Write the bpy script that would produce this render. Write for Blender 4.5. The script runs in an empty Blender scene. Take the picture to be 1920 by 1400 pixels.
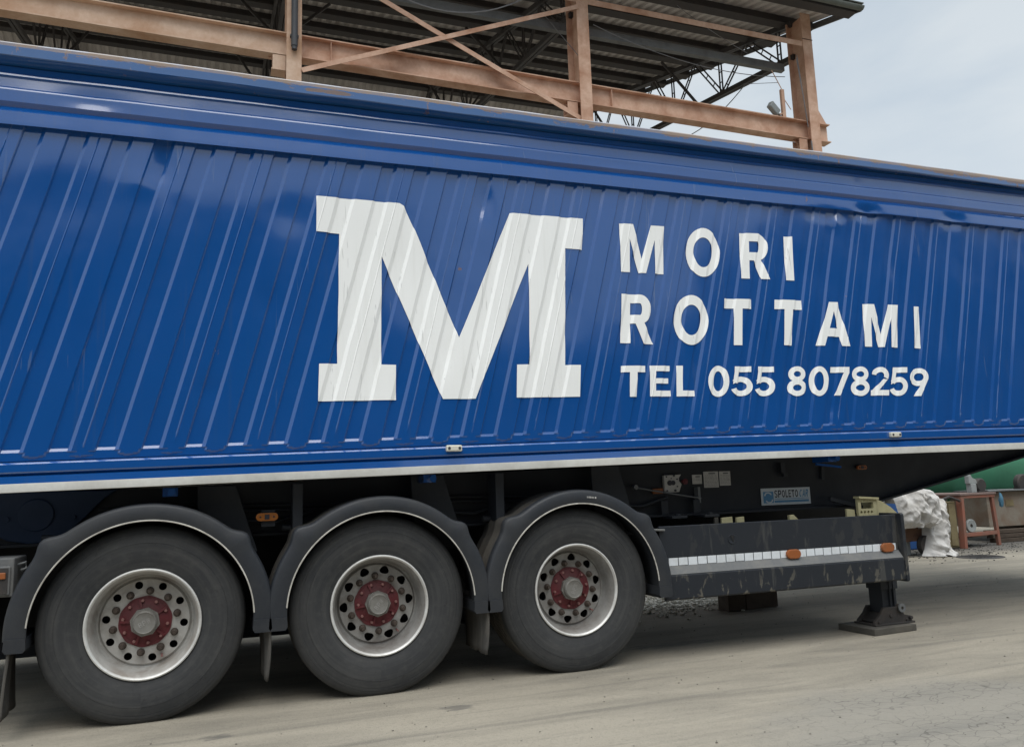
import bpy, bmesh, math, random
from mathutils import Vector, Matrix, noise
from mathutils.geometry import delaunay_2d_cdt
R = math.radians
random.seed(7)
S = bpy.context.scene
COL = S.collection

# ------------------------------------------------------------------ camera
cam_d = bpy.data.cameras.new("camera"); cam = bpy.data.objects.new("camera", cam_d); COL.objects.link(cam)
cam_d.sensor_fit = 'HORIZONTAL'; cam_d.sensor_width = 36.0; cam_d.lens = 1484.65 / 1920 * 36
cam_d.clip_start = 0.05; cam_d.clip_end = 3000
yaw, pitch, roll = .349152, .148442, -.0329446
fw = Vector((math.sin(yaw)*math.cos(pitch), math.cos(yaw)*math.cos(pitch), math.sin(pitch)))
rt = Vector((math.cos(yaw), -math.sin(yaw), 0)); up = rt.cross(fw)
r2 = rt*math.cos(roll) + up*math.sin(roll); u2 = -rt*math.sin(roll) + up*math.cos(roll)
M = Matrix((r2, u2, -fw)).transposed().to_4x4(); M.translation = Vector((.407341, -4.910622, 1.158365))
cam.matrix_world = M
S.camera = cam

# ------------------------------------------------------------------ sky, sun, exposure
SUN_EL, SUN_AZ = R(66), R(196)          # azimuth clockwise from +Y: behind the camera, a little left
W = bpy.data.worlds.new("World"); S.world = W; W.use_nodes = True
nt = W.node_tree; nt.nodes.clear()
def wn(t, **k):
    n = nt.nodes.new(t)
    for a, b in k.items(): setattr(n, a, b)
    return n
sky = wn('ShaderNodeTexSky', sky_type='NISHITA', sun_disc=False, sun_elevation=SUN_EL, sun_rotation=SUN_AZ)
tc = wn('ShaderNodeTexCoord'); sep = wn('ShaderNodeSeparateXYZ'); nt.links.new(tc.outputs['Generated'], sep.inputs[0])
# overcast luminance: brighter towards the zenith
mr = wn('ShaderNodeValToRGB'); me_ = mr.color_ramp.elements
me_[0].position = 0; me_[0].color = (.42,)*3+(1,); me_[1].position = 1; me_[1].color = (.95,)*3+(1,)
for p_, v_ in ((.52, .385), (.78, .62)): q_ = me_.new(p_); q_.color = (v_,)*3+(1,)
nt.links.new(sep.outputs['Z'], mr.inputs[0])
mp = wn('ShaderNodeMapping'); mp.inputs['Scale'].default_value = (2.0, 2.0, 4.2); mp.inputs['Location'].default_value = (.35, .1, 0); nt.links.new(tc.outputs['Generated'], mp.inputs[0])
nz = wn('ShaderNodeTexNoise'); nz.inputs['Scale'].default_value = 1.7; nz.inputs['Detail'].default_value = 6; nz.inputs['Roughness'].default_value = .5; nz.inputs['Distortion'].default_value = .4
nt.links.new(mp.outputs[0], nz.inputs['Vector'])
cr = wn('ShaderNodeValToRGB'); e = cr.color_ramp.elements
e[0].position = .38; e[0].color = (.71, .81, .90, 1); e[1].position = .62; e[1].color = (.88, .95, .99, 1)
nt.links.new(nz.outputs['Fac'], cr.inputs[0])
mul = wn('ShaderNodeVectorMath', operation='SCALE'); nt.links.new(cr.outputs[0], mul.inputs[0]); nt.links.new(mr.outputs[0], mul.inputs['Scale'])
mul2 = wn('ShaderNodeVectorMath', operation='SCALE'); mul2.inputs['Scale'].default_value = 12.0; nt.links.new(mul.outputs[0], mul2.inputs[0])
mx = wn('ShaderNodeMix', data_type='RGBA'); mx.inputs[0].default_value = .9
nt.links.new(sky.outputs[0], mx.inputs[6]); nt.links.new(mul2.outputs[0], mx.inputs[7])
bg = wn('ShaderNodeBackground'); bg.inputs[1].default_value = .1; nt.links.new(mx.outputs[2], bg.inputs[0])
wo = wn('ShaderNodeOutputWorld'); nt.links.new(bg.outputs[0], wo.inputs[0])

sun_d = bpy.data.lights.new("sun", 'SUN'); sun_d.energy = 1.5; sun_d.angle = R(55); sun_d.color = (1, .96, .9)
sun = bpy.data.objects.new("sun", sun_d); COL.objects.link(sun)
sd = Vector((math.sin(SUN_AZ)*math.cos(SUN_EL), math.cos(SUN_AZ)*math.cos(SUN_EL), math.sin(SUN_EL)))
sun.rotation_euler = sd.to_track_quat('Z', 'Y').to_euler(); sun.location = sd*60
S.view_settings.view_transform = 'Standard'; S.view_settings.look = 'None'; S.view_settings.gamma = 1
S.view_settings.exposure = 0.80
S.cycles.max_bounces = 8

# ------------------------------------------------------------------ materials
def srgb(r, g, b):
    f = lambda c: (c/255/12.92) if c/255 <= .04045 else ((c/255+.055)/1.055)**2.4
    return (f(r), f(g), f(b), 1)
class NB:
    def __init__(s, name):
        s.m = bpy.data.materials.new(name); s.m.use_nodes = True; s.t = s.m.node_tree
        s.b = s.t.nodes['Principled BSDF']; s.tc = s.t.nodes.new('ShaderNodeTexCoord')
    def n(s, t, **k):
        o = s.t.nodes.new(t)
        for a, b in k.items(): setattr(o, a, b)
        return o
    def l(s, a, b): s.t.links.new(a, b)
    def noise(s, scale, detail=4, rough=.55, stretch=(1, 1, 1), dist=0, loc=(0, 0, 0), rot=(0, 0, 0)):
        mp = s.n('ShaderNodeMapping'); mp.inputs['Scale'].default_value = stretch; mp.inputs['Location'].default_value = loc; mp.inputs['Rotation'].default_value = rot
        s.l(s.tc.outputs['Object'], mp.inputs[0])
        o = s.n('ShaderNodeTexNoise'); o.inputs['Scale'].default_value = scale; o.inputs['Detail'].default_value = detail
        o.inputs['Roughness'].default_value = rough; o.inputs['Distortion'].default_value = dist
        s.l(mp.outputs[0], o.inputs['Vector']); return o.outputs['Fac']
    def ramp(s, v, stops):
        o = s.n('ShaderNodeValToRGB'); el = o.color_ramp.elements
        while len(el) < len(stops): el.new(.5)
        for q, (p, c) in zip(el, stops):
            q.position = p; q.color = c if isinstance(c, tuple) else (c, c, c, 1)
        s.l(v, o.inputs[0]); return o.outputs[0]
    def mix(s, f, a, b, blend='MIX'):
        o = s.n('ShaderNodeMix', data_type='RGBA', blend_type=blend)
        for i, v in ((0, f), (6, a), (7, b)):
            if hasattr(v, 'is_linked'): s.l(v, o.inputs[i])
            else: o.inputs[i].default_value = v
        return o.outputs[2]
    def math(s, op, a, b):
        o = s.n('ShaderNodeMath', operation=op)
        for i, v in ((0, a), (1, b)):
            if hasattr(v, 'is_linked'): s.l(v, o.inputs[i])
            else: o.inputs[i].default_value = v
        return o.outputs[0]
    def xyz(s, k):
        o = s.n('ShaderNodeSeparateXYZ'); s.l(s.tc.outputs['Object'], o.inputs[0]); return o.outputs[k]
    def bump(s, h, strength=.3, dist=.01):
        o = s.n('ShaderNodeBump'); o.inputs['Strength'].default_value = strength; o.inputs['Distance'].default_value = dist
        s.l(h, o.inputs['Height']); s.l(o.outputs[0], s.b.inputs['Normal'])
    def set(s, **k):
        for a, v in k.items():
            i = s.b.inputs[{'base': 'Base Color', 'rough': 'Roughness', 'metal': 'Metallic', 'coat': 'Coat Weight', 'crough': 'Coat Roughness', 'spec': 'Specular IOR Level', 'ior': 'IOR'}[a]]
            if hasattr(v, 'is_linked'): s.l(v, i)
            else: i.default_value = v
        return s.m

def worn(name, c, dirt, rough=.5, amt=.5, scale=3, metal=0, bump=.15, streak=False, coat=0, fine=40, spec=.5):
    b = NB(name)
    n1 = b.noise(scale, 6, .62, (5, 5, .7) if streak else (1, 1, 1), .3)
    n2 = b.noise(fine, 4, .6)
    f = b.ramp(n1, [(.62-.35*amt, 0.0), (.95-.25*amt, 1.0)])
    col = b.mix(f, c, dirt)
    col = b.mix(b.ramp(n2, [(.35, 0.0), (.75, .25)]), col, dirt)
    rg = b.ramp(n1, [(.3, rough), (.8, min(1, rough+.25))])
    b.bump(n2, bump, .004)
    return b.set(base=col, rough=rg, metal=metal, coat=coat, spec=spec)

def blue_paint(name, rusty=0.0, scratch=True, base=(.0038, .070, .283, 1)):
    b = NB(name)
    n1 = b.noise(1.3, 5, .6, (1, 1, 1))
    col = b.mix(b.ramp(n1, [(.3, 0.0), (.75, .5)]), base, (.0058, .081, .30, 1))
    drip = b.noise(2.2, 5, .65, (9, 9, .35))
    col = b.mix(b.ramp(drip, [(.58, 0.0), (.82, .32)]), col, (.06, .09, .15, 1))       # dusty runs
    rn = b.noise(5.5, 8, .72, (1.2, 1.2, .55), .3, (3.1, 0, 1.7))
    rs = b.ramp(rn, [(.70-.10*rusty, 0.0), (.735-.10*rusty, .85)])
    col = b.mix(rs, col, (.16, .075, .035, 1))
    rg = b.mix(rs, (.14, .14, .14, 1), (.8, .8, .8, 1))
    rg = b.mix(b.ramp(b.noise(1.7, 7, .7), [(.42, 0.0), (.8, .55)]), rg, (.42, .42, .42, 1))
    if rusty > .3:
        zz = b.math('SUBTRACT', b.xyz(2), b.math('MULTIPLY', b.xyz(0), .0040))
        rz = b.noise(3.2, 7, .75, (.8, 1, 2.2), .4, (1.3, 0, .4))
        e1 = b.n('ShaderNodeMapRange'); e1.inputs[1].default_value = 3.733; e1.inputs[2].default_value = 3.740; b.l(b.math('ADD', zz, b.math('MULTIPLY', b.math('SUBTRACT', rz, .5), .20)), e1.inputs[0])
        f1 = b.math('MULTIPLY', e1.outputs[0], b.ramp(b.noise(4.5, 6, .75, (.7, 1, 3)), [(.47, 0.0), (.50, .9)]))
        ux = b.math('DIVIDE', b.math('SUBTRACT', b.xyz(0), .95), .20)
        uz = b.math('DIVIDE', b.math('SUBTRACT', zz, 3.722), .016)
        q2 = b.math('ADD', b.math('ADD', b.math('MULTIPLY', ux, ux), b.math('MULTIPLY', uz, uz)), b.math('MULTIPLY', b.math('SUBTRACT', b.noise(9, 6, .7, (.6, 1, 2)), .5), 5.0))
        f1 = b.math('MAXIMUM', f1, b.ramp(q2, [(.75, .9), (.9, 0.0)]))
        col = b.mix(f1, col, (.145, .085, .055, 1)); rg = b.mix(f1, rg, (.8, .8, .8, 1))
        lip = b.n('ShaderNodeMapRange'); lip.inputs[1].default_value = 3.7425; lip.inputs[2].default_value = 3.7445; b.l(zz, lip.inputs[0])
        col = b.mix(b.math('MULTIPLY', lip.outputs[0], .6), col, (.33, .24, .17, 1))  # pale rusty line, also a painted highlight along the top edge
    if scratch:
        sc = b.noise(26, 3, .5, (1, 1, .05), 1.2, (0, 0, 0), (0, R(62), 0))
        sm = b.ramp(sc, [(.68, 0.0), (.705, .6)])
        msk = b.ramp(b.noise(1.1, 3, .5), [(.5, 0.0), (.62, 1.0)])
        sf = b.math('MULTIPLY', sm, msk)
        col = b.mix(sf, col, (.09, .15, .30, 1))
    h = b.math('ADD', b.noise(2.6, 2, .4), b.math('MULTIPLY', b.noise(70, 3, .6), .035))
    b.bump(h, .30, .02)
    b.b.inputs['Coat IOR'].default_value = 1.62
    return b.set(base=col, rough=rg, coat=.9, crough=.10, spec=.5)

MT = {}
MT['blue'] = blue_paint('blue trailer paint', 0.0)
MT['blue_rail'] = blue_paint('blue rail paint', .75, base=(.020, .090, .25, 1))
MT['blue_plain'] = blue_paint('blue lower rail paint', .1, False)
b = NB('white vinyl lettering')
dn = b.noise(3, 6, .65, (7, 7, .4), .2)
c = b.mix(b.ramp(dn, [(.5, 0.0), (.85, .35)]), (.89, .905, .90, 1), (.66, .66, .62, 1))
rs = b.noise(2.3, 6, .7, (8, 8, .28), .4, (5, 0, 2))
c = b.mix(b.ramp(rs, [(.69, 0.0), (.78, .4)]), c, (.42, .27, .15, 1))
cr_ = b.noise(9, 4, .6, (3, 3, .22), 1.5)
c = b.mix(b.ramp(cr_, [(.665, 0.0), (.69, .5)]), c, (.40, .41, .41, 1))
b.bump(b.noise(7, 3, .5, (3, 3, .4)), .16, .01)
MT['hinge'] = None
MT['white'] = b.set(base=c, rough=.38, spec=.4)
MT['hinge'] = worn('shaded blue hinge paint', (.006, .022, .062, 1), (.014, .03, .06, 1), .6, .4, 5)  # trailer blue darkened to stand in for shade under the tub
MT['strip'] = worn('grey white trim', (.56, .56, .53, 1), (.33, .32, .29, 1), .5, .45, 2, streak=False)
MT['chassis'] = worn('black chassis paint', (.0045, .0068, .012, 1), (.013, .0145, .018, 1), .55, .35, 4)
MT['chassis_lit'] = worn('lit chassis paint', (.010, .0135, .020, 1), (.032, .033, .034, 1), .55, .4, 5)  # paler copy of the chassis paint for parts that catch light
MT['plastic'] = worn('grey black fender plastic', (.0125, .016, .0225, 1), (.036, .037, .038, 1), .5, .5, 2.2, bump=.1)
MT['plastic_dusty'] = worn('dusty fender top', (.040, .038, .036, 1), (.105, .094, .078, 1), .75, .7, 2.4, bump=.1)
MT['refl'] = worn('white reflective piping', (.58, .56, .51, 1), (.22, .205, .18, 1), .5, .6, 12)
MT['tape'] = worn('white reflective tape', (.70, .74, .78, 1), (.50, .52, .52, 1), .35, .4, 9)
MT['amber'] = worn('amber marker lens', (.42, .13, .012, 1), (.24, .09, .03, 1), .25, .35, 12)
MT['amber_dull'] = worn('dull amber lens', (.30, .085, .018, 1), (.16, .08, .04, 1), .4, .5, 12)
MT['marker'] = worn('white marker lens', (.68, .66, .58, 1), (.40, .36, .28, 1), .3, .3, 14)
MT['flap'] = worn('dusty rubber flap', (.05, .048, .045, 1), (.13, .12, .105, 1), .85, .6, 3, streak=True)
b = NB('tyre rubber')
n1 = b.noise(2.2, 6, .65); n2 = b.noise(24, 5, .65)
x_, z_ = b.xyz(0), b.xyz(2)
rad_ = b.math('SQRT', b.math('ADD', b.math('MULTIPLY', x_, x_), b.math('MULTIPLY', z_, z_)), 0)
cmb = b.n('ShaderNodeCombineXYZ'); b.l(b.math('MULTIPLY', rad_, 42.0), cmb.inputs[0]); b.l(b.math('MULTIPLY', b.math('ARCTAN2', x_, z_), .9), cmb.inputs[1]); b.l(b.xyz(1), cmb.inputs[2])
oi = b.n('ShaderNodeObjectInfo'); b.l(b.math('MULTIPLY', oi.outputs['Random'], 30.0), cmb.inputs[2])
rn = b.n('ShaderNodeTexNoise'); rn.inputs['Scale'].default_value = 1.0; rn.inputs['Detail'].default_value = 5; rn.inputs['Roughness'].default_value = .6; b.l(cmb.outputs[0], rn.inputs['Vector'])
cm2 = b.n('ShaderNodeCombineXYZ'); b.l(b.math('MULTIPLY', rad_, 16.0), cm2.inputs[0]); b.l(b.math('MULTIPLY', b.math('ARCTAN2', x_, z_), 5.0), cm2.inputs[1]); b.l(b.math('MULTIPLY', oi.outputs['Random'], 50.0), cm2.inputs[2])
r2_ = b.n('ShaderNodeTexNoise'); r2_.inputs['Scale'].default_value = 1.3; r2_.inputs['Detail'].default_value = 6; r2_.inputs['Roughness'].default_value = .7; b.l(cm2.outputs[0], r2_.inputs['Vector'])
c = b.mix(b.ramp(n1, [(.35, 0.0), (.75, 1.0)]), (.024, .026, .029, 1), (.046, .047, .048, 1))
c = b.mix(b.ramp(rn.outputs['Fac'], [(.45, 0.0), (.75, .4)]), c, (.082, .081, .077, 1))
c = b.mix(b.ramp(r2_.outputs['Fac'], [(.60, 0.0), (.72, .65)]), c, (.016, .017, .018, 1))
c = b.mix(b.ramp(n2, [(.5, 0.0), (.85, .3)]), c, (.10, .097, .09, 1))
tick = b.math('MULTIPLY', b.math('GREATER_THAN', b.math('SINE', b.math('MULTIPLY', b.math('ARCTAN2', x_, z_), 110.0), 0), .2), b.math('MULTIPLY', b.math('GREATER_THAN', rad_, .4825), b.math('LESS_THAN', rad_, .4945)))
b.bump(b.math('ADD', b.math('ADD', n2, b.math('MULTIPLY', rn.outputs['Fac'], 1.5)), b.math('MULTIPLY', tick, .9)), .3, .004); MT['tyre'] = b.set(base=c, rough=.72, spec=.4)
MT['tread'] = worn('dusty tread rubber', (.06, .057, .052, 1), (.15, .135, .11, 1), .9, .6, 3)
MT['rim'] = worn('weathered silver rim', (.32, .317, .305, 1), (.12, .10, .085, 1), .5, .6, 5, .25, .2, fine=30)
MT['rim_pale'] = worn('pale silver rim', (.44, .435, .415, 1), (.20, .165, .135, 1), .48, .55, 6, .2, .2, fine=30)
MT['lip'] = worn('bright rim lip', (.70, .70, .68, 1), (.36, .34, .31, 1), .38, .35, 6, .3)
MT['red'] = worn('faded red hub paint', (.105, .010, .015, 1), (.045, .020, .020, 1), .6, .6, 9, fine=30)
MT['nut'] = worn('rusty wheel nut', (.075, .058, .047, 1), (.04, .028, .022, 1), .6, .5, 20, .35)
MT['bolt'] = worn('reddish bolt head', (.25, .12, .11, 1), (.13, .07, .06, 1), .5, .4, 20, .2)
MT['cap'] = worn('grey hub cap metal', (.25, .245, .23, 1), (.11, .10, .085, 1), .5, .5, 10, .45)
MT['black'] = worn('plain black', (.006, .006, .007, 1), (.02, .02, .02, 1), .7, .3, 5)
b = NB('dark tray paint')
dn = b.noise(2.1, 5, .6, (4.2, 4.2, .8), .35)
c = b.mix(b.ramp(dn, [(.60, 0.0), (.66, .6)]), (.014, .0175, .024, 1), (.07, .07, .066, 1))
hz = b.ramp(b.xyz(2), [(.38, 1.0), (.62, .12)])
c = b.mix(b.math('MULTIPLY', b.ramp(b.noise(2.3, 5, .62, (5.5, 5, 2.6), .5, (4, 0, 3)), [(.56, 0.0), (.60, .7)]), hz), c, (.15, .138, .11, 1))
b.bump(b.noise(30, 4, .6), .15, .005); MT['tray'] = b.set(base=c, rough=.55, spec=.4)
MT['ledge'] = worn('grey ledge', (.12, .125, .13, 1), (.20, .195, .18, 1), .8, .5, 5)  # lighter grey for the upward-facing tray ledge and small fittings
MT['label'] = worn('printed paper label', (.46, .45, .43, 1), (.30, .29, .27, 1), .6, .4, 12)
MT['ink'] = worn('dark print', (.03, .03, .04, 1), (.06, .06, .07, 1), .6, .2, 12)
MT['signblue'] = worn('sign blue', (.06, .20, .36, 1), (.10, .22, .33, 1), .45, .3, 12)
MT['signwhite'] = worn('sign face', (.50, .54, .56, 1), (.36, .38, .39, 1), .4, .3, 8)
MT['salmon'] = worn('faded salmon steel paint', (.67, .445, .325, 1), (.36, .165, .09, 1), .7, .66, 2.0, bump=.2, fine=16)
MT['beige'] = worn('faded beige steel paint', (.66, .485, .365, 1), (.40, .21, .11, 1), .75, .66, 1.6, bump=.2, fine=16)
MT['steel_dark'] = worn('dark truss steel', (.040, .036, .037, 1), (.065, .055, .05, 1), .7, .5, 3)
MT['steel_grey'] = worn('grey galvanised steel', (.17, .18, .185, 1), (.10, .10, .10, 1), .6, .5, 3, .2)
MT['sheet'] = worn('weathered roof sheet', (.50, .46, .44, 1), (.27, .245, .23, 1), .7, .55, 1.2)
MT['fascia'] = worn('grey green gutter', (.12, .13, .12, 1), (.07, .08, .06, 1), .6, .5, 3)
MT['pipe'] = worn('dark pipe', (.045, .048, .055, 1), (.08, .08, .08, 1), .5, .3, 4)
MT['wire'] = worn('cable sheath', (.20, .20, .21, 1), (.12, .12, .12, 1), .6, .3, 4)
MT['wood'] = worn('weathered timber', (.075, .055, .040, 1), (.035, .025, .018, 1), .85, .5, 6)
MT['board'] = worn('dirty board', (.062, .058, .050, 1), (.12, .108, .088, 1), .85, .5, 4)
MT['cream'] = worn('cream plastic', (.50, .46, .27, 1), (.33, .29, .16, 1), .55, .45, 7)
b = NB('woven white sack')
c = b.mix(b.ramp(b.noise(3.2, 6, .65), [(.45, 0.0), (.78, .75)]), (.56, .55, .53, 1), (.25, .22, .18, 1))
b.bump(b.noise(9, 5, .6, (1, 1, .5), 1.2), .55, .03); MT['sack'] = b.set(base=c, rough=.75)
MT['redsteel'] = worn('worn red bench steel', (.27, .095, .06, 1), (.17, .115, .09, 1), .75, .6, 4)
MT['benchtop'] = worn('bench top', (.20, .14, .125, 1), (.12, .09, .08, 1), .7, .5, 6)
MT['olive'] = worn('olive cabinet paint', (.20, .165, .085, 1), (.10, .07, .04, 1), .7, .55, 5)
MT['rustbox'] = worn('rusty box sheet', (.22, .20, .165, 1), (.14, .07, .035, 1), .8, .65, 2.5, streak=False)
MT['rust'] = worn('brown rust', (.12, .065, .04, 1), (.05, .03, .022, 1), .85, .5, 8)
MT['green'] = worn('green tank paint', (.033, .165, .09, 1), (.024, .115, .063, 1), .5, .5, 1.4)
MT['bin'] = worn('blue plastic bin', (.02, .085, .27, 1), (.03, .07, .17, 1), .5, .4, 5)
MT['pale'] = worn('pale grey sheet', (.28, .30, .30, 1), (.18, .19, .18, 1), .6, .4, 4)
MT['glove'] = worn('blue cloth', (.06, .17, .26, 1), (.09, .16, .2, 1), .9, .4, 12)
MT['whiteplain'] = worn('white painted post', (.62, .62, .60, 1), (.40, .39, .36, 1), .6, .4, 6)
MT['iron'] = worn('dark iron', (.035, .034, .034, 1), (.075, .06, .05, 1), .6, .5, 8, .2)
MT['shedwall'] = worn('grey cladding', (.045, .052, .060, 1), (.03, .034, .038, 1), .8, .5, .4)

b = NB('dusty yard concrete')
big = b.noise(.35, 6, .6, (.5, 1.4, 1), .6); mid = b.noise(1.6, 7, .65, (.35, 1.8, 1), .5); fin = b.noise(38, 6, .7); grit = b.noise(160, 3, .7)
c = b.mix(b.ramp(big, [(.3, 0.0), (.72, 1.0)]), (.262, .237, .190, 1), (.352, .319, .258, 1))
c = b.mix(b.ramp(mid, [(.44, 0.0), (.74, .75)]), c, (.130, .121, .102, 1))
streak = b.noise(2.1, 5, .6, (.10, 3.0, 1), .25, (3, 7, 0), (0, 0, R(7)))
c = b.mix(b.ramp(streak, [(.56, 0.0), (.72, .55)]), c, (.115, .108, .095, 1))         # tyre tracks along the yard
c = b.mix(b.ramp(fin, [(.5, 0.0), (.8, .35)]), c, (.11, .10, .085, 1))
c = b.mix(b.ramp(grit, [(.56, 0.0), (.68, .6)]), c, (.40, .375, .32, 1))
c = b.mix(b.ramp(b.noise(120, 4, .75, loc=(3, 1, 0)), [(.57, 0.0), (.66, .6)]), c, (.075, .07, .06, 1))
for (mx_, my_, ax_, ay_) in ((.39, -.40, .10, .05), (1.64, -.43, .11, .06), (3.6, .55, .4, .10), (7.4, 3.3, .35, .2)):   # dark scuffed marks
    ux = b.math('DIVIDE', b.math('SUBTRACT', b.xyz(0), mx_), ax_); uy = b.math('DIVIDE', b.math('SUBTRACT', b.xyz(1), my_), ay_)
    q2 = b.math('ADD', b.math('ADD', b.math('MULTIPLY', ux, ux), b.math('MULTIPLY', uy, uy)), b.math('MULTIPLY', b.math('SUBTRACT', b.noise(14, 4, .65, (.5, 2.2, 1)), .5), 4.0))
    c = b.mix(b.math('MULTIPLY', b.ramp(q2, [(.25, 1.0), (.95, 0.0)]), .6), c, (.085, .083, .08, 1))
far = b.ramp(b.math('ADD', b.xyz(1), b.math('MULTIPLY', b.noise(1.2, 5, .6), 2.2)), [(.0, 0.0), (.01, 0.0)])
# old tarmac patch with cracks, near the lower right of the yard
vor = b.n('ShaderNodeTexVoronoi', feature='DISTANCE_TO_EDGE'); vor.inputs['Scale'].default_value = 10.5
wv = b.n('ShaderNodeMapping'); wv.inputs['Scale'].default_value = (.7, 1.3, 1)
nv = b.n('ShaderNodeTexNoise'); nv.inputs['Scale'].default_value = 4; nv.inputs['Detail'].default_value = 3
b.l(b.tc.outputs['Object'], nv.inputs['Vector'])
ad = b.n('ShaderNodeVectorMath', operation='MULTIPLY_ADD'); ad.inputs[1].default_value = (.25, .25, .25)
b.l(nv.outputs['Color'], ad.inputs[0]); b.l(b.tc.outputs['Object'], ad.inputs[2]); b.l(ad.outputs[0], wv.inputs[0]); b.l(wv.outputs[0], vor.inputs['Vector'])
dx = b.math('SUBTRACT', b.xyz(0), 3.9); dy = b.math('MULTIPLY', b.math('ADD', b.xyz(1), 1.75), 1.6)
d2 = b.math('ADD', b.math('MULTIPLY', dx, dx), b.math('MULTIPLY', dy, dy))
d2 = b.math('ADD', d2, b.math('MULTIPLY', b.noise(3, 5, .6), 1.6))
patch = b.ramp(b.math('MULTIPLY', d2, .25), [(.36, 1.0), (.60, 0.0)])
crk = b.ramp(vor.outputs['Distance'], [(.0, .75), (.035, 0.0)])
c = b.mix(b.math('MULTIPLY', patch, .55), c, (.235, .225, .20, 1))
c = b.mix(b.math('MULTIPLY', b.math('MULTIPLY', patch, crk), b.ramp(mid, [(.35, .15), (.6, 1.0)])), c, (.075, .070, .062, 1))
# dark oily litter around the benches
ex = b.math('SUBTRACT', b.xyz(0), 12.5); ey = b.math('SUBTRACT', b.xyz(1), 5.6)
e2 = b.math('ADD', b.math('MULTIPLY', b.math('MULTIPLY', ex, ex), .16), b.math('MULTIPLY', ey, ey))
e2 = b.math('ADD', e2, b.math('MULTIPLY', b.noise(2.2, 6, .7), 3.0))
oil = b.ramp(b.math('MULTIPLY', e2, .2), [(.36, .85), (.66, 0.0)])
c = b.mix(oil, c, (.075, .072, .07, 1))
b.bump(b.math('ADD', b.math('ADD', fin, b.math('MULTIPLY', grit, .5)), b.math('MULTIPLY', mid, 1.5)), .35, .012)
MT['ground'] = b.set(base=c, rough=.92, spec=.25)
MT['gravel'] = worn('pale rubble', (.75, .72, .64, 1), (.45, .42, .36, 1), .9, .4, 30)
MT['grit'] = worn('yard grit', (.20, .185, .155, 1), (.10, .09, .08, 1), .9, .5, 3)
MT['coal'] = worn('dark scrap crumbs', (.045, .043, .042, 1), (.10, .09, .08, 1), .9, .5, 30)

# ------------------------------------------------------------------ mesh helpers
class MB:
    def __init__(s): s.v = []; s.f = []; s.mi = []; s.m = 0
    def add(s, vs, fs):
        o = len(s.v); s.v += [tuple(p) for p in vs]; s.f += [tuple(o+i for i in f) for f in fs]; s.mi += [s.m]*len(fs); return s
    def box(s, x0, x1, y0, y1, z0, z1):
        v = [(x, y, z) for z in (z0, z1) for y in (y0, y1) for x in (x0, x1)]
        return s.add(v, [(0, 2, 3, 1), (4, 5, 7, 6), (0, 1, 5, 4), (2, 6, 7, 3), (0, 4, 6, 2), (1, 3, 7, 5)])
    def bar(s, a, c, w, h, upv=(0, 0, 1)):
        a, c = Vector(a), Vector(c); d = (c-a).normalized(); u = Vector(upv)
        if abs(d.dot(u)) > .98: u = Vector((1, 0, 0))
        r = d.cross(u).normalized(); u = r.cross(d)
        v = [p + r*i*w/2 + u*j*h/2 for p in (a, c) for (i, j) in ((-1, -1), (1, -1), (1, 1), (-1, 1))]
        return s.add(v, [(3, 2, 1, 0), (4, 5, 6, 7), (0, 1, 5, 4), (1, 2, 6, 5), (2, 3, 7, 6), (3, 0, 4, 7)])
    def tube(s, pts, r, n=8, caps=True):
        pts = [Vector(p) for p in pts]; rings = []; u = None
        for i, p in enumerate(pts):
            d = (pts[min(i+1, len(pts)-1)] - pts[max(i-1, 0)]).normalized()
            if u is None:
                u = Vector((0, 0, 1)) if abs(d.z) < .9 else Vector((1, 0, 0))
            w = d.cross(u).normalized(); u = w.cross(d)
            rr = r[i] if isinstance(r, (list, tuple)) else r
            rings.append([p + (w*math.cos(t)+u*math.sin(t))*rr for t in [2*math.pi*k/n for k in range(n)]])
        vs = [q for g in rings for q in g]; fs = []
        for i in range(len(rings)-1):
            for k in range(n):
                fs.append((i*n+k, i*n+(k+1) % n, (i+1)*n+(k+1) % n, (i+1)*n+k))
        if caps: fs += [tuple(range(n)), tuple(reversed(range((len(rings)-1)*n, len(rings)*n)))]
        return s.add(vs, fs)
    def lathe(s, prof, c, n=48, closed=False, cap0=False, cap1=False):
        # profile of (radius, y) turned about the Y axis through c
        vs = []; fs = []; m = len(prof)
        for k in range(n):
            t = 2*math.pi*k/n
            for (r, y) in prof: vs.append((c[0]+r*math.cos(t), c[1]+y, c[2]+r*math.sin(t)))
        for k in range(n):
            k2 = (k+1) % n
            for i in range(m if closed else m-1):
                j = (i+1) % m; fs.append((k*m+i, k*m+j, k2*m+j, k2*m+i))
        if cap0: fs.append(tuple(k*m for k in range(n)))
        if cap1: fs.append(tuple(k*m+m-1 for k in reversed(range(n))))
        return s.add(vs, fs)
    def prism(s, poly, y0, y1, ax='y'):
        n = len(poly)
        f = {'y': lambda a, b, d: (a, d, b), 'x': lambda a, b, d: (d, a, b), 'z': lambda a, b, d: (a, b, d)}[ax]
        v = [f(a, b_, y0) for a, b_ in poly] + [f(a, b_, y1) for a, b_ in poly]
        return s.add(v, [tuple(range(n)), tuple(reversed(range(n, 2*n)))] + [(i, i+n, (i+1) % n+n, (i+1) % n) for i in range(n)])
    def grid(s, P, nu, nv):
        return s.add([P(i, j) for j in range(nv) for i in range(nu)],
                     [(j*nu+i, j*nu+i+1, (j+1)*nu+i+1, (j+1)*nu+i) for j in range(nv-1) for i in range(nu-1)])

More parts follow.
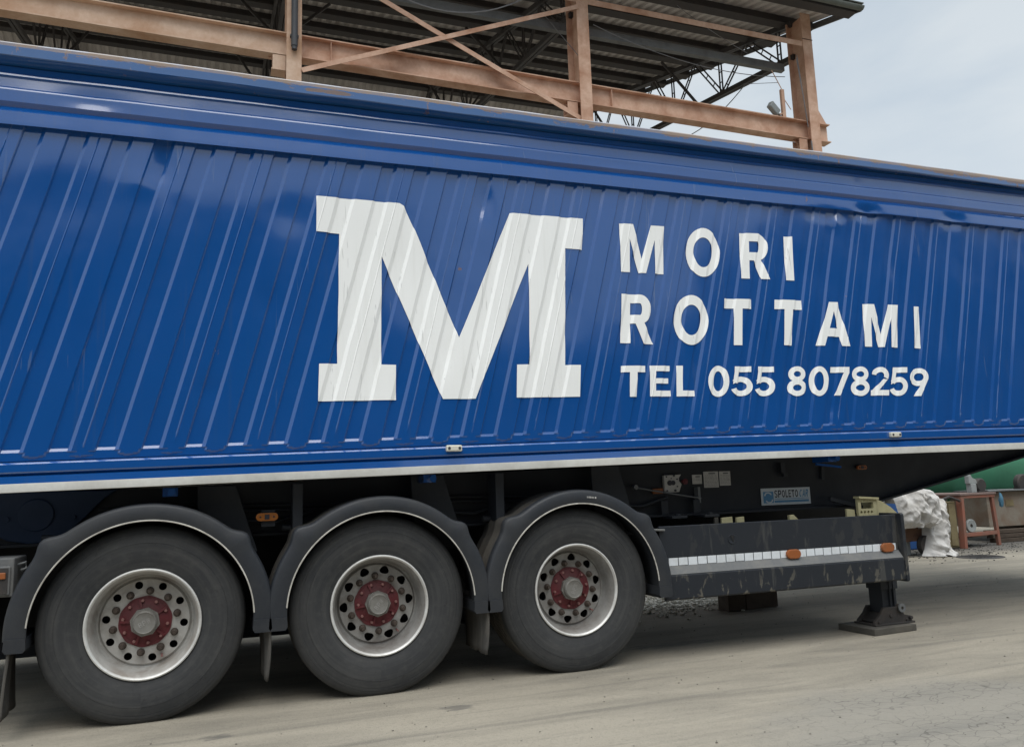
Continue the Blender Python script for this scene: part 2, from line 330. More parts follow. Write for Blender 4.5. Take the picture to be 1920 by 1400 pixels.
def build(name, mb, mat, parent=None, L=(0, 0, 0), bevel=0, smooth=0, mats=None, fixn=True):
    me = bpy.data.meshes.new(name)
    me.from_pydata([(p[0]-L[0], p[1]-L[1], p[2]-L[2]) for p in mb.v], [], mb.f)
    for m in (mats or [mat]): me.materials.append(MT[m])
    if mats: me.polygons.foreach_set('material_index', mb.mi)
    me.update()
    if fixn:
        bm = bmesh.new(); bm.from_mesh(me); bmesh.ops.recalc_face_normals(bm, faces=bm.faces); bm.to_mesh(me); bm.free()
    if smooth:
        me.shade_smooth(); me.set_sharp_from_angle(angle=R(smooth))
    o = bpy.data.objects.new(name, me); COL.objects.link(o)
    if parent is not None: o.parent = parent
    else: o.location = L
    if bevel:
        bv = o.modifiers.new('bevel', 'BEVEL'); bv.width = bevel; bv.segments = 2; bv.limit_method = 'ANGLE'; bv.angle_limit = R(40)
    return o
def tag(o, label=None, cat=None, group=None, kind=None):
    for k, v in (('label', label), ('category', cat), ('group', group), ('kind', kind)):
        if v: o[k] = v
    return o
def thing(name, loc, label, cat, group=None):
    o = bpy.data.objects.new(name, None); COL.objects.link(o); o.location = loc; o.empty_display_size = .2
    return tag(o, label, cat, group)
def plate(outer, holes, y, th, mb=None):
    """flat plate in XZ with round or shaped holes, front at y, walls going back by th"""
    mb = mb or MB(); vs = []; es = []
    loops = [outer]+holes
    for lp in loops:
        o = len(vs); vs += [Vector(p) for p in lp]; es += [(o+i, o+(i+1) % len(lp)) for i in range(len(lp))]
    rv, re, rf, *_ = delaunay_2d_cdt(vs, es, [], 0, 1e-6)
    def inside(p, lp):
        c = False; j = len(lp)-1
        for i in range(len(lp)):
            a, b_ = lp[i], lp[j]
            if (a[1] > p[1]) != (b_[1] > p[1]) and p[0] < (b_[0]-a[0])*(p[1]-a[1])/(b_[1]-a[1])+a[0]: c = not c
            j = i
        return c
    fs = []
    for f in rf:
        q = sum((rv[i] for i in f), Vector((0, 0)))/len(f)
        if inside(q, outer) and not any(inside(q, h) for h in holes): fs.append(f)
    mb.add([(p.x, y, p.y) for p in rv], fs)
    for lp in loops:
        n = len(lp); mb.add([(p[0], y, p[1]) for p in lp]+[(p[0], y+th, p[1]) for p in lp], [(i, (i+1) % n, (i+1) % n+n, i+n) for i in range(n)])
    return mb

# ------------------------------------------------------------------ lettering: glyphs as polygons in a unit box
def rect(x0, y0, x1, y1): return [(x0, y0), (x1, y0), (x1, y1), (x0, y1)]
def ring(cx, cy, rx, ry, tx, ty, a0=0, a1=360, n=28):
    out = []; N = max(4, int(n*abs(a1-a0)/360))
    for k in range(N):
        p, q = R(a0+(a1-a0)*k/N), R(a0+(a1-a0)*(k+1)/N)
        out.append([(cx+rx*math.cos(p), cy+ry*math.sin(p)), (cx+rx*math.cos(q), cy+ry*math.sin(q)),
                    (cx+(rx-tx)*math.cos(q), cy+(ry-ty)*math.sin(q)), (cx+(rx-tx)*math.cos(p), cy+(ry-ty)*math.sin(p))])
    return out
def bowl(x, y0, y1, xr, tx, ty):
    # half-round bowl from a stem at x to xr between y0 and y1
    cy = (y0+y1)/2; ry = (y1-y0)/2; cx = xr-ry*.95*(xr-x)/max(.001, (xr-x)) if False else x+(xr-x)*.45
    return [rect(x, y1-ty, cx, y1), rect(x, y0, cx, y0+ty)] + ring(cx, cy, xr-cx, ry, tx, ty, -90, 90, 32)
G = {
 'M': [[(0, 0), (0, 1), (.30, 1), (.21, .70), (.21, 0)], [(.30, 1), (.21, .70), (.42, 0), (.5, .30)], [(.5, .30), (.42, 0), (.58, 0)], [(.5, .30), (.58, 0), (.79, .70), (.70, 1)], [(.70, 1), (.79, .70), (.79, 0), (1, 0), (1, 1)]],
 'O': ring(.5, .5, .5, .5, .225, .195, n=40),
 '0': ring(.5, .5, .5, .5, .27, .18, n=40),
 'I': [rect(0, 0, 1, 1)],
 'T': [rect(0, .79, 1, 1), rect(.345, 0, .655, .79)],
 'E': [rect(0, 0, .28, 1), rect(.28, .82, .97, 1), rect(.28, .42, .9, .59), rect(.28, 0, 1, .19)],
 'L': [rect(0, 0, .34, 1), rect(.34, 0, 1, .19)],
 'A': [[(0, 0), (.37, 1), (.52, 1), (.52, .82), (.25, 0)], [(.52, 1), (.63, 1), (1, 0), (.75, 0), (.5, .82)], [(.30, .21), (.70, .21), (.64, .40), (.36, .40)]],
 'R': [rect(0, 0, .29, 1)] + bowl(.29, .40, 1, .93, .29, .18) + [[(.42, .44), (.70, 0), (1, 0), (.68, .48)]],
 'P': [rect(0, 0, .3, 1)] + bowl(.3, .38, 1, 1, .3, .18),
 'B': [rect(0, 0, .3, 1)] + bowl(.3, .46, 1, .94, .28, .17) + bowl(.3, 0, .54, 1, .3, .17),
 'C': ring(.5, .5, .5, .5, .28, .18, 50, 310, 40),
 'S': ring(.5, .73, .48, .27, .27, .17, 20, 270, 32) + ring(.5, .27, .5, .27, .27, .17, -160, 90, 32),
 '8': ring(.5, .74, .44, .26, .25, .165, n=32) + ring(.5, .28, .5, .28, .27, .175, n=32),
 '7': [rect(0, .80, 1, 1), [(.70, .80), (1, .80), (.52, 0), (.22, 0)]],
 '2': ring(.5, .70, .47, .30, .27, .18, -25, 170, 32) + [[(.66, .58), (.91, .56), (.42, .19), (.04, .17)], rect(0, 0, 1, .19)],
 '5': [rect(.14, .81, .95, 1), [(.14, .81), (.36, .81), (.30, .48), (.06, .40)]] + ring(.47, .33, .53, .33, .28, .18, -160, 145, 36),
 '9': ring(.5, .68, .5, .32, .27, .18, n=34) + [[(.73, .60), (.985, .60), (.62, 0), (.27, 0), (.60, .42)]],
 'W': [[(0, 1), (.24, 1), (.36, .0), (.18, 0)], [(.18, 0), (.36, 0), (.60, 1), (.42, 1)], [(.42, 1), (.60, 1), (.82, 0), (.64, 0)], [(.64, 0), (.82, 0), (1, 1), (.76, 1)]],
}
def glyph_tris(polys):
    vs = []; fs = []
    for p in polys:
        o = len(vs); a = sum(p[i][0]*p[(i+1) % len(p)][1]-p[(i+1) % len(p)][0]*p[i][1] for i in range(len(p)))
        q = p if a > 0 else p[::-1]
        vs += [Vector(t) for t in q]; fs.append(tuple(range(o, o+len(q))))
    rv, re, rf, ov, oe, of = delaunay_2d_cdt(vs, [], fs, 0, 1e-5)
    return [(p.x, p.y) for p in rv], [tuple(f) for f, g in zip(rf, of) if g]
def quadmap(q):
    (tl, tr, br, bl) = q
    return lambda u, v: (bl[0]*(1-u)*(1-v)+br[0]*u*(1-v)+tr[0]*u*v+tl[0]*(1-u)*v, bl[1]*(1-u)*(1-v)+br[1]*u*(1-v)+tr[1]*u*v+tl[1]*(1-u)*v)
def text_flat(mb, s, x0, x1, z0, z1, y, shear=0, gap=.18, widths=None):
    ws = [(widths or {}).get(c, .28 if c == 'I' else .8) for c in s]; tot = sum(ws)+gap*(len(s)-1); k = (x1-x0)/tot; x = x0
    for c, w in zip(s, ws):
        if c != ' ':
            v, f = glyph_tris(G[c])
            mb.add([(x+a*w*k+shear*b_*(z1-z0), y, z0+b_*(z1-z0)) for a, b_ in v], f)
        x += (w+gap)*k

# ================================================================== THE SETTING
gm = MB()
GZ = -.018
gm.grid(lambda i, j: ((i-40)*(abs(i-40)/40)**2*600/1.0, (j-40)*(abs(j-40)/40)**2*600, GZ), 81, 81)
ground = build('ground', gm, 'ground'); tag(ground, kind='structure')

# ================================================================== THE TRAILER
TL = (0, 0, 0)
trailer = thing('semi_trailer', TL, 'blue tipping semi trailer with slanted ribs and white M lettering on its side', 'semi trailer')
def tp(name, mb, mat, parent=None, **k): return build(name, mb, mat, parent or trailer, TL, **k)
X0, X1 = -1.55, 9.6
def lin(X, xs, ys):
    if X <= xs[0]: i = 0
    elif X >= xs[-1]: i = len(xs)-2
    else:
        i = 0
        while X > xs[i+1]: i += 1
    t = (X-xs[i])/(xs[i+1]-xs[i]); return ys[i]+(ys[i+1]-ys[i])*t
ZB = lambda X: lin(X, [-.73, 1.07, 3.48, 6.87], [1.45, 1.496, 1.56, 1.624])
ZT = lambda X: lin(X, [-.83, 1.07, 3.25, 7.2], [3.300, 3.316, 3.374, 3.462])
SL = math.tan(R(14.5))
feet = [-.626, -.398, -.166, .057, .282, .507, .736, .95, 1.175, 1.39, 1.612, 1.816, 2.044, 2.249, 2.474, 2.675, 2.893, 3.093, 3.314, 3.511, 3.725, 3.927, 4.143, 4.346, 4.563, 4.765, 4.977, 5.177, 5.394, 5.599, 5.808, 6.016, 6.235, 6.434, 6.644, 6.839]
s0 = [feet[0]-.226*k for k in range(11, 0, -1)]; par0 = len(s0)
feet = s0 + feet + [feet[-1]+.207*k for k in range(1, 15)]
RW, FW, FR = .112, .021, .009                         # raised width, flank width
def sz(s, z): return s + (z-1.5)*SL
DENTS = [(.02, 3.14, .05, .14, .020), (-.05, 3.02, .14, .07, -.006), (2.03, 3.12, .055, .12, .016), (4.95, 3.30, .16, .045, .012), (5.02, 3.25, .05, .06, -.015), (5.35, 3.36, .1, .05, .016), (-.45, 2.85, .2, .2, .006),
         (.75, 2.9, .12, .12, .006), (2.6, 2.45, .12, .3, .006), (3.3, 2.9, .25, .3, .007), (1.4, 2.6, .3, .3, .007), (4.4, 2.0, .3, .3, .006), (6.3, 3.38, .12, .06, .010), (-.35, 2.1, .05, .22, .006), (.62, 2.35, .05, .12, .006), (1.75, 2.05, .04, .10, .006), (3.62, 2.05, .05, .14, .006), (5.6, 2.9, .05, .2, .006), (.3, 1.8, .05, .08, .007), (4.85, 1.72, .06, .08, .007), (6.1, 2.3, .05, .16, .006), (1.15, 3.47, .10, .05, .0045), (3.05, 3.52, .14, .06, .0040), (-.35, 3.50, .13, .05, .0055), (5.3, 3.60, .10, .04, .0045)]
def warp(X, Z):
    y = .0085*(noise.noise(Vector((X*.8, Z*1.15, 3.1)))) + .0035*noise.noise(Vector((X*2.6, Z*2.2, 9.7)))
    for (a, c_, rx, rz, d) in DENTS:
        q = ((X-a)/rx)**2+((Z-c_)/rz)**2
        if q < 9: y += d*math.exp(-q)
    return y
def rib_at(s):
    """(rib index, offset into it)"""
    i = 0
    for k in range(len(feet)):
        if feet[k] <= s+1e-9: i = k
        else: break
    return i, s-feet[i]
def raised(d):
    if d < 0: return 0
    if d < FW: return d/FW
    if d < FW+RW: return 1
    if d < FW+FR+RW: return 1-(d-FW-RW)/FR
    return 0
RD = .0060
def wall_y(X, Z, fr=None):
    zb = ZB(X); s = X-(Z-1.5)*SL; k, d = rib_at(s); P = raised(d)
    if fr and d > FW+RW: P = max(0, 1-(d-FW-RW)/fr)
    dz = Z-zb
    base = RD if dz > .016 else (RD*max(0, dz)/.016 if dz > 0 else 0.0)
    if dz < .016 and P > 0:
        u = min(1, max(0, (d-FW)/RW)); arc = .032*math.sqrt(max(0, 1-(2*u-1)**2))
        if dz < 0: P = P if -dz < arc else 0
    y = base + (-.0055-base)*P
    if (k-par0) % 2 == 1 and abs(d-(FW+RW*.45)) < .0045 and dz > .03:
        y -= .0026+.0015*noise.noise(Vector((X*9, Z*14, 0)))
    return y + warp(X, Z)
cols = []
for k, f in enumerate(feet):
    nx = feet[k+1] if k+1 < len(feet) else f+.207
    c_ = [f, f+FW]
    if (k-par0) % 2 == 1: c_ += [f+FW+RW*.25, f+FW+RW*.45-.005, f+FW+RW*.45, f+FW+RW*.45+.005, f+FW+RW*.75]
    else: c_ += [f+FW+RW*t for t in (.1, .3, .5, .7, .9)]
    c_ += [f+FW+RW, f+FW+FR+RW, f+FW+FR+RW+(nx-f-FW-FR-RW)*.5]
    cols += c_
rows = [-.045, -.036, -.030, -.024, -.018, -.012, -.006, 0, .008, .016, .03] + [.03+.0345*i for i in range(1, 54)]
def wallP(i, j):
    s = cols[i]; z = 1.5
    for _ in range(3):
        X = sz(s, z); zb, zt = ZB(X), ZT(X)
        r_ = rows[j]; z = zb+r_ if r_ <= .03 else zb+.03+(zt+.012-zb-.03)*(r_-.03)/(.0345*53)
    X = sz(s, z); return (X, wall_y(X, z), z)
wm = MB(); wm.grid(wallP, len(cols), len(rows)); wm.f = [f for f in wm.f if X0 <= wm.v[f[0]][0] <= X1]; wm.mi = [0]*len(wm.f)
wall = tp('side_wall', wm, 'blue', smooth=17)

# upper frieze: horizontal pressed rails, then the heavy top rail
def strip_mesh(prof, zA, zB_, xa=-.83, xb=7.2, step=.03, amp=1.0, jag=0):
    n = int((X1-X0)/step); m = MB()
    p2, a2, b2 = [prof[0]], [zA[0]], [zB_[0]]
    for k in range(1, len(prof)):          # finer rows, so that dents bend the sheet softly
        ns = max(1, int(round(abs(zA[k]-zA[k-1])/.014)))
        for q in range(1, ns+1):
            f = q/ns; p2.append(prof[k-1]+(prof[k]-prof[k-1])*f); a2.append(zA[k-1]+(zA[k]-zA[k-1])*f); b2.append(zB_[k-1]+(zB_[k]-zB_[k-1])*f)
    prof, zA, zB_ = p2, a2, b2
    def P(i, j):
        X = X0+(X1-X0)*i/n; t = (X-xa)/(xb-xa); z = zA[j]+(zB_[j]-zA[j])*t
        y = prof[j]+amp*warp(X, z*1.0)
        z = 1.158+(z-1.158)*(4.911+prof[j])/4.911 if prof[j] < .06 else z-.03
        z += jag*noise.noise(Vector((X*2.0, j*.3, 5)))*.004
        return (X, y, z)
    m.grid(P, n+1, len(prof)); return m
fz = [(.03, 3.66, 3.735), (-.002, 3.655, 3.728), (.004, 3.618, 3.700), (-.008, 3.612, 3.694), (-.010, 3.602, 3.684), (.003, 3.588, 3.668),
      (-.003, 3.531, 3.585), (-.0105, 3.524, 3.578), (-.0125, 3.516, 3.570), (-.015, 3.445, 3.508), (.004, 3.410, 3.476), (-.026, 3.393, 3.459), (-.033, 3.386, 3.452), (-.037, 3.316, 3.378), (-.037, 3.306, 3.368), (.02, 3.302, 3.364)]
tp('upper_panel', strip_mesh([a for a, _, _ in fz], [a for _, a, _ in fz], [a for _, _, a in fz], amp=1.3), 'blue', smooth=5)
tr_ = [(.12, 3.802, 3.838), (-.060, 3.806, 3.842), (-.075, 3.800, 3.836), (-.0775, 3.728, 3.772), (-.072, 3.722, 3.764), (-.004, 3.668, 3.742), (.12, 3.668, 3.742)]
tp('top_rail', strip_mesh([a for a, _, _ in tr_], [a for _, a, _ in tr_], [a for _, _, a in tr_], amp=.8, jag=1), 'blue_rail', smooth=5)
br = [(.004, -.030, -.030), (.012, -.040, -.042), (.010, -.047, -.050), (-.020, -.054, -.058), (-.030, -.062, -.066), (-.031, -.102, -.116), (-.024, -.110, -.125), (-.004, -.120, -.136), (-.028, -.127, -.145), (-.033, -.160, -.184), (-.034, -.166, -.190)]
def rail_mesh(prof, step=.15):
    n = int((X1-X0)/step); m = MB()
    def P(i, j):
        X = X0+(X1-X0)*i/n; t = (X+.7)/7.53; return (X, prof[j][0]+.35*warp(X, 1.4), 1.158+(ZB(X)+prof[j][1]+(prof[j][2]-prof[j][1])*t-1.158)*(4.911+prof[j][0])/4.911)
    m.grid(P, n+1, len(prof)); return m
tp('bottom_rail', rail_mesh(br), 'blue_plain', smooth=16)
ts = [(-.030, -.164, -.188), (-.039, -.1645, -.1885), (-.040, -.167, -.191), (-.040, -.209, -.241), (-.036, -.211, -.243), (.06, -.211, -.243)]
tp('trim_strip', rail_mesh(ts), 'strip', smooth=28)

# the rest of the tub: far side, ends, floor, closed so that light cannot pass
sh = MB()
YF = 2.5
for (a, b_) in (('far', None),):
    sh.grid(lambda i, j: (X0+(X1-X0)*i/40, YF, (ZB(X0+(X1-X0)*i/40)-.2) if j == 0 else 3.80), 41, 2)
sh.grid(lambda i, j: (X0+(X1-X0)*i/40, .06+(YF-.06)*j, ZB(X0+(X1-X0)*i/40)-.205), 41, 2)
for X in (X0+.01, X1-.01):
    z0 = ZB(X)-.21; sh.add([(X, .0, z0), (X, YF, z0), (X, YF, 3.80), (X, .0, 3.80)], [(0, 1, 2, 3)])
sh.box(X0, X1, YF-.10, YF+.06, 3.72, 3.83)
for X in [X0+.4+.6*k for k in range(18)]: sh.box(X, X+.08, YF, YF+.05, 1.6, 3.7)
tp('tub_shell', sh, 'blue_plain', fixn=False)

# white lettering, cut along the rib edges so that it lies in the pressed sheet
def conform(name, tris, parent, off=.0042):
    bm = bmesh.new()
    for vs, fs in tris:
        bv = [bm.verts.new((x, 0, z)) for x, z in vs]
        for f in fs:
            try: bm.faces.new([bv[i] for i in f])
            except ValueError: pass
    bmesh.ops.remove_doubles(bm, verts=bm.verts, dist=1e-5)
    xs = [v.co.x for v in bm.verts]; zs = [v.co.z for v in bm.verts]
    nrm = Vector((1, 0, -SL)).normalized()
    for s in cols+[f_+FW+RW+.024 for f_ in feet]:
        xa, xb = sz(s, min(zs)), sz(s, max(zs))
        if xb < min(xs) or xa > max(xs): continue
        bmesh.ops.bisect_plane(bm, geom=bm.verts[:]+bm.edges[:]+bm.faces[:], plane_co=(sz(s, 1.5), 0, 1.5), plane_no=nrm, dist=1e-6)
    z = math.ceil(min(zs)/.05)*.05
    while z < max(zs):
        bmesh.ops.bisect_plane(bm, geom=bm.verts[:]+bm.edges[:]+bm.faces[:], plane_co=(0, 0, z), plane_no=(0, 0, 1), dist=1e-6); z += .05
    for v in bm.verts:
        v.co.y = wall_y(v.co.x, v.co.z, .024)-off
        # the applied film is a little ragged where it bridges the folds
        v.co.x += .003*noise.noise(Vector((v.co.x*6, v.co.z*6, 1)))
    bmesh.ops.recalc_face_normals(bm, faces=bm.faces)
    fl = [f for f in bm.faces if f.normal.y > 0]
    bmesh.ops.reverse_faces(bm, faces=fl)
    me = bpy.data.meshes.new(name); bm.to_mesh(me); bm.free(); me.materials.append(MT['white'])
    me.shade_smooth(); me.set_sharp_from_angle(angle=R(17))
    o = bpy.data.objects.new(name, me); COL.objects.link(o); o.parent = parent; return o
BIG_M = [(0.916, 3.048), (1.447, 3.050), (1.475, 3.035), (1.546, 2.886), (1.729, 2.426), (1.832, 2.170), (1.948, 2.432), (2.216, 3.056), (2.764, 3.062), (2.750, 2.833), (2.618, 2.833), (2.585, 2.006), (2.698, 2.008), (2.682, 1.788), (2.217, 1.777), (2.230, 1.999), (2.319, 2.003), (2.342, 2.707), (1.932, 1.767), (1.713, 1.763), (1.328, 2.685), (1.320, 1.979), (1.413, 1.979), (1.411, 1.755), (0.932, 1.743), (0.935, 1.975), (1.047, 1.979), (1.058, 2.814), (0.917, 2.816)]
def poly_tris(p):
    a = sum(p[i][0]*p[(i+1) % len(p)][1]-p[(i+1) % len(p)][0]*p[i][1] for i in range(len(p)))
    p = p if a > 0 else p[::-1]
    v, e, f, *_r = delaunay_2d_cdt([Vector(t) for t in p], [], [tuple(range(len(p)))], 1, 1e-6)
    return [(t.x, t.y) for t in v], [tuple(t) for t in f]
conform('emblem_letter', [poly_tris(BIG_M)], wall)
WORD = [('M', ((3.060, 3.056), (3.427, 3.064), (3.406, 2.700), (3.049, 2.693))),
    ('O', ((3.619, 3.076), (3.912, 3.081), (3.880, 2.698), (3.591, 2.698))),
    ('R', ((4.093, 3.069), (4.370, 3.082), (4.336, 2.715), (4.071, 2.706))),
    ('I', ((4.508, 3.076), (4.583, 3.079), (4.566, 2.719), (4.487, 2.717)))]
for c_, qd in WORD:
    v, f = glyph_tris(G[c_]); fn = quadmap(qd); conform('company_name_letter', [([fn(*p) for p in v], f)], wall)
WORD = [('R', ((3.043, 2.531), (3.302, 2.536), (3.279, 2.173), (3.018, 2.174))),
    ('O', ((3.478, 2.550), (3.770, 2.556), (3.740, 2.179), (3.451, 2.177))),
    ('T', ((3.908, 2.542), (4.152, 2.548), (4.119, 2.191), (3.878, 2.186))),
    ('T', ((4.367, 2.558), (4.621, 2.564), (4.583, 2.205), (4.332, 2.201))),
    ('A', ((4.762, 2.562), (5.097, 2.571), (5.055, 2.214), (4.723, 2.209))),
    ('M', ((5.229, 2.567), (5.589, 2.575), (5.547, 2.219), (5.203, 2.216))),
    ('I', ((5.758, 2.571), (5.824, 2.573), (5.791, 2.219), (5.718, 2.220)))]
for c_, qd in WORD:
    v, f = glyph_tris(G[c_]); fn = quadmap(qd); conform('company_name_letter', [([fn(*p) for p in v], f)], wall)
WORD = [('T', ((3.013, 2.010), (3.207, 2.016), (3.192, 1.794), (3.000, 1.790))),
    ('E', ((3.238, 2.016), (3.413, 2.020), (3.399, 1.798), (3.225, 1.795))),
    ('L', ((3.459, 2.021), (3.612, 2.024), (3.597, 1.801), (3.442, 1.797)))]
for c_, qd in WORD:
    v, f = glyph_tris(G[c_]); fn = quadmap(qd); conform('phone_letter', [([fn(*p) for p in v], f)], wall)
WORD = [('0', ((3.726, 2.028), (3.907, 2.033), (3.886, 1.800), (3.708, 1.798))),
    ('5', ((3.928, 2.026), (4.114, 2.031), (4.093, 1.807), (3.909, 1.805))),
    ('5', ((4.141, 2.031), (4.321, 2.035), (4.299, 1.809), (4.120, 1.807))),
    ('8', ((4.443, 2.040), (4.612, 2.043), (4.587, 1.812), (4.419, 1.810))),
    ('0', ((4.642, 2.044), (4.825, 2.048), (4.799, 1.814), (4.617, 1.812))),
    ('7', ((4.840, 2.043), (5.028, 2.047), (5.000, 1.820), (4.815, 1.819))),
    ('8', ((5.055, 2.052), (5.230, 2.056), (5.200, 1.818), (5.026, 1.817))),
    ('2', ((5.253, 2.052), (5.432, 2.056), (5.402, 1.825), (5.224, 1.823))),
    ('5', ((5.450, 2.054), (5.624, 2.058), (5.592, 1.824), (5.420, 1.822))),
    ('9', ((5.644, 2.051), (5.842, 2.055), (5.809, 1.824), (5.612, 1.822)))]
for c_, qd in WORD:
    v, f = glyph_tris(G[c_]); fn = quadmap(qd); conform('phone_digit', [([fn(*p) for p in v], f)], wall)


# white marker lamps on the bottom rail
for X, z in ((1.771, 1.445), (5.385, 1.508)):
    m = MB(); m.box(X-.052, X+.052, -.058, -.026, z-.020, z+.020); mk = tp('marker_lamp', m, 'marker', bevel=.008)
    for dx_ in (-.034, .034): m = MB(); m.lathe([(.009, -.0605), (.009, -.05)], (X+dx_, 0, z), 12, cap0=True); tp('screw', m, 'ink', mk)

# ------------------------------------------------------------------ chassis
YC = .45
ch = MB()
zbot = lambda X: .955 if X < 5.45 else min(1.46, .965+(X-5.45)*.198)
px_ = [-1.35, 0, 2, 4, 5.45, 6.0, 6.6, 7.4, 8.2, 9.4]
for y0 in (YC, 2.0):
    poly = [(X, zbot(X)) for X in px_]+[(X, ZB(X)-.215) for X in reversed(px_)]
    ch.prism(poly, y0, y0+.02)
    for a, c_ in zip(px_[:-1], px_[1:]): ch.bar((a, y0+.0, zbot(a)-.008), (c_, y0+.0, zbot(c_)-.008), .16, .016)
for X in [-.9, .3, 1.6, 2.9, 4.2, 5.3, 6.6, 8.0]:
    ch.box(X, X+.1, YC+.03, 1.99, max(zbot(X)+.05, 1.0), ZB(X)-.23)
for k in range(3): ch.box(k*1.31-.5, k*1.31+.5, YC+.03, 1.99, .97, 1.0)
tp('chassis_beam', ch, 'chassis')
m = MB(); m.box(-1.2, 5.2, 1.9, 1.94, .62, 1.25); tp('added_dark_backing', m, 'chassis')  # added sheet hiding the bright yard so the underbody stays dark
m = MB(); m.box(-1.3, 3.1, 2.30, 2.33, .03, 1.25); m.box(-1.3, -1.27, .9, 2.3, .2, 1.2); tp('added_light_blocker', m, 'chassis')  # added far side and rear sheets, blocking light between the wheels
m = MB(); m.box(3.15, 6.0, 1.05, 1.08, .42, .985); tp('added_dark_backing', m, 'chassis')  # added dark backing where the gap above the tray is only shade
for k in range(3):
    X = k*1.31
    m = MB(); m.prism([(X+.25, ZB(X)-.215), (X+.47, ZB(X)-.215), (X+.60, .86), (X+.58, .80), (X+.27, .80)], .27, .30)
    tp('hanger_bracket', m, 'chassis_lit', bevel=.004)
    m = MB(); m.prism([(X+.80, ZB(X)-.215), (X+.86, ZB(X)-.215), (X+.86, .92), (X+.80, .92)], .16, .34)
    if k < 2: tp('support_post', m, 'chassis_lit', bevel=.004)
    m = MB(); m.tube([(X, .3, .505), (X, 2.2, .505)], .065, 16); tp('axle', m, 'chassis')
    m = MB(); m.tube([(X+.30, .5, .70), (X+.30, .5, .98)], .13, 16); m.box(X-.35, X+.45, .44, .54, .58, .66); tp('air_spring', m, 'black')
for k in range(3):
    X = k*1.31
    m = MB(); m.tube([(X+.46, .50, .62), (X+.46, .50, .80)], .085, 20); m.tube([(X+.46, .50, .80), (X+.46, .50, .84)], .06, 16); tp('brake_chamber', m, 'iron', smooth=40)
    m = MB(); m.tube([(X+.46, .46, .82), (X+.42, .42, .95), (X+.50, .41, 1.04), (X+.72, .41, 1.02), (X+.95, .42, 1.08)], .012, 8); tp('air_hose', m, 'plastic', smooth=60)
for z, y in ((1.13, .425), (1.10, .43)):
    m = MB(); m.tube([(-.3+.45*i, y, z+.012*math.sin(i*1.7)) for i in range(8)], .009, 8); tp('air_line', m, 'plastic', smooth=60)
# rail stays showing at the body foot
for X in (1.66, 4.9, .12):
    m = MB(); m.tube([(X, .07, ZB(X)-.25), (X, .18, ZB(X)-.25)], .022, 12); m.box(X-.05, X+.03, .12, .3, ZB(X)-.275, ZB(X)-.225); tp('pivot_pin', m, 'blue_plain')
# blue tipping hinge above the rear axle
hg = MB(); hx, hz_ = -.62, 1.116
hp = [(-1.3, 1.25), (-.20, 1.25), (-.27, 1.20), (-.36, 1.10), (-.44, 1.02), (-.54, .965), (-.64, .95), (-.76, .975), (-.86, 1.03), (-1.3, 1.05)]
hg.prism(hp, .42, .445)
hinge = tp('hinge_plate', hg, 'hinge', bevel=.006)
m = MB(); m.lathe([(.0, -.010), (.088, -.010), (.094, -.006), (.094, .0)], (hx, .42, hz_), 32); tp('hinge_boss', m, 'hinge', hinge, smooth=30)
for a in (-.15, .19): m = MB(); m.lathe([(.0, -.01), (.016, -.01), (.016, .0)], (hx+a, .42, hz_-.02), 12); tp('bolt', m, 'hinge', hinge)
# rear lamp box peeping in at the left
m = MB(); m.box(-1.1, -.632, .02, .30, .70, .90); m.box(-1.1, -.645, .005, .019, .71, .86); rl = tp('rear_lamp', m, 'ledge', bevel=.012)
m = MB(); m.box(-1.1, -.655, -.002, .0045, .72, .85); tp('lamp_face', m, 'iron', rl)
m = MB(); m.box(-.695, -.663, -.012, -.0025, .795, .828); tp('lens', m, 'amber_dull', rl, bevel=.004)
m = MB(); m.tube([(-.632, .1, .86), (-.595, .1, .87), (-.59, .1, .84), (-.615, .1, .83)], .008, 8); tp('hook', m, 'steel_grey', rl)
# amber marker between the first two wheels
def amber(X, y, z, mat='amber', w=.075, h=.030):
    m = MB(); n = 8
    pts = [(X+w/2-h/2+h/2*math.cos(R(t)), z+h/2*math.sin(R(t))) for t in range(-90, 91, 30)]+[(X-w/2+h/2+h/2*math.cos(R(t)), z+h/2*math.sin(R(t))) for t in range(90, 271, 30)]
    m.prism(pts, y-.018, y+.004); a = tp('side_marker', m, mat, bevel=.003)
    m = MB(); m.box(X-.014, X+.014, y-.022, y-.01, z-h*.3, z+h*.3)
    for d in (-.3, .3): m.lathe([(.0, -.0215), (.006, -.0215), (.006, -.01)], (X+d*w, y, z), 8)
    tp('reflector', m, 'ink', a); return a
amber(.652, .2, 1.058, 'amber', .13, .048)
m = MB(); m.box(.62, .70, .205, .26, 1.0, 1.10); m.box(.64, .68, .26, .5, 1.03, 1.07); tp('lamp_bracket', m, 'chassis')

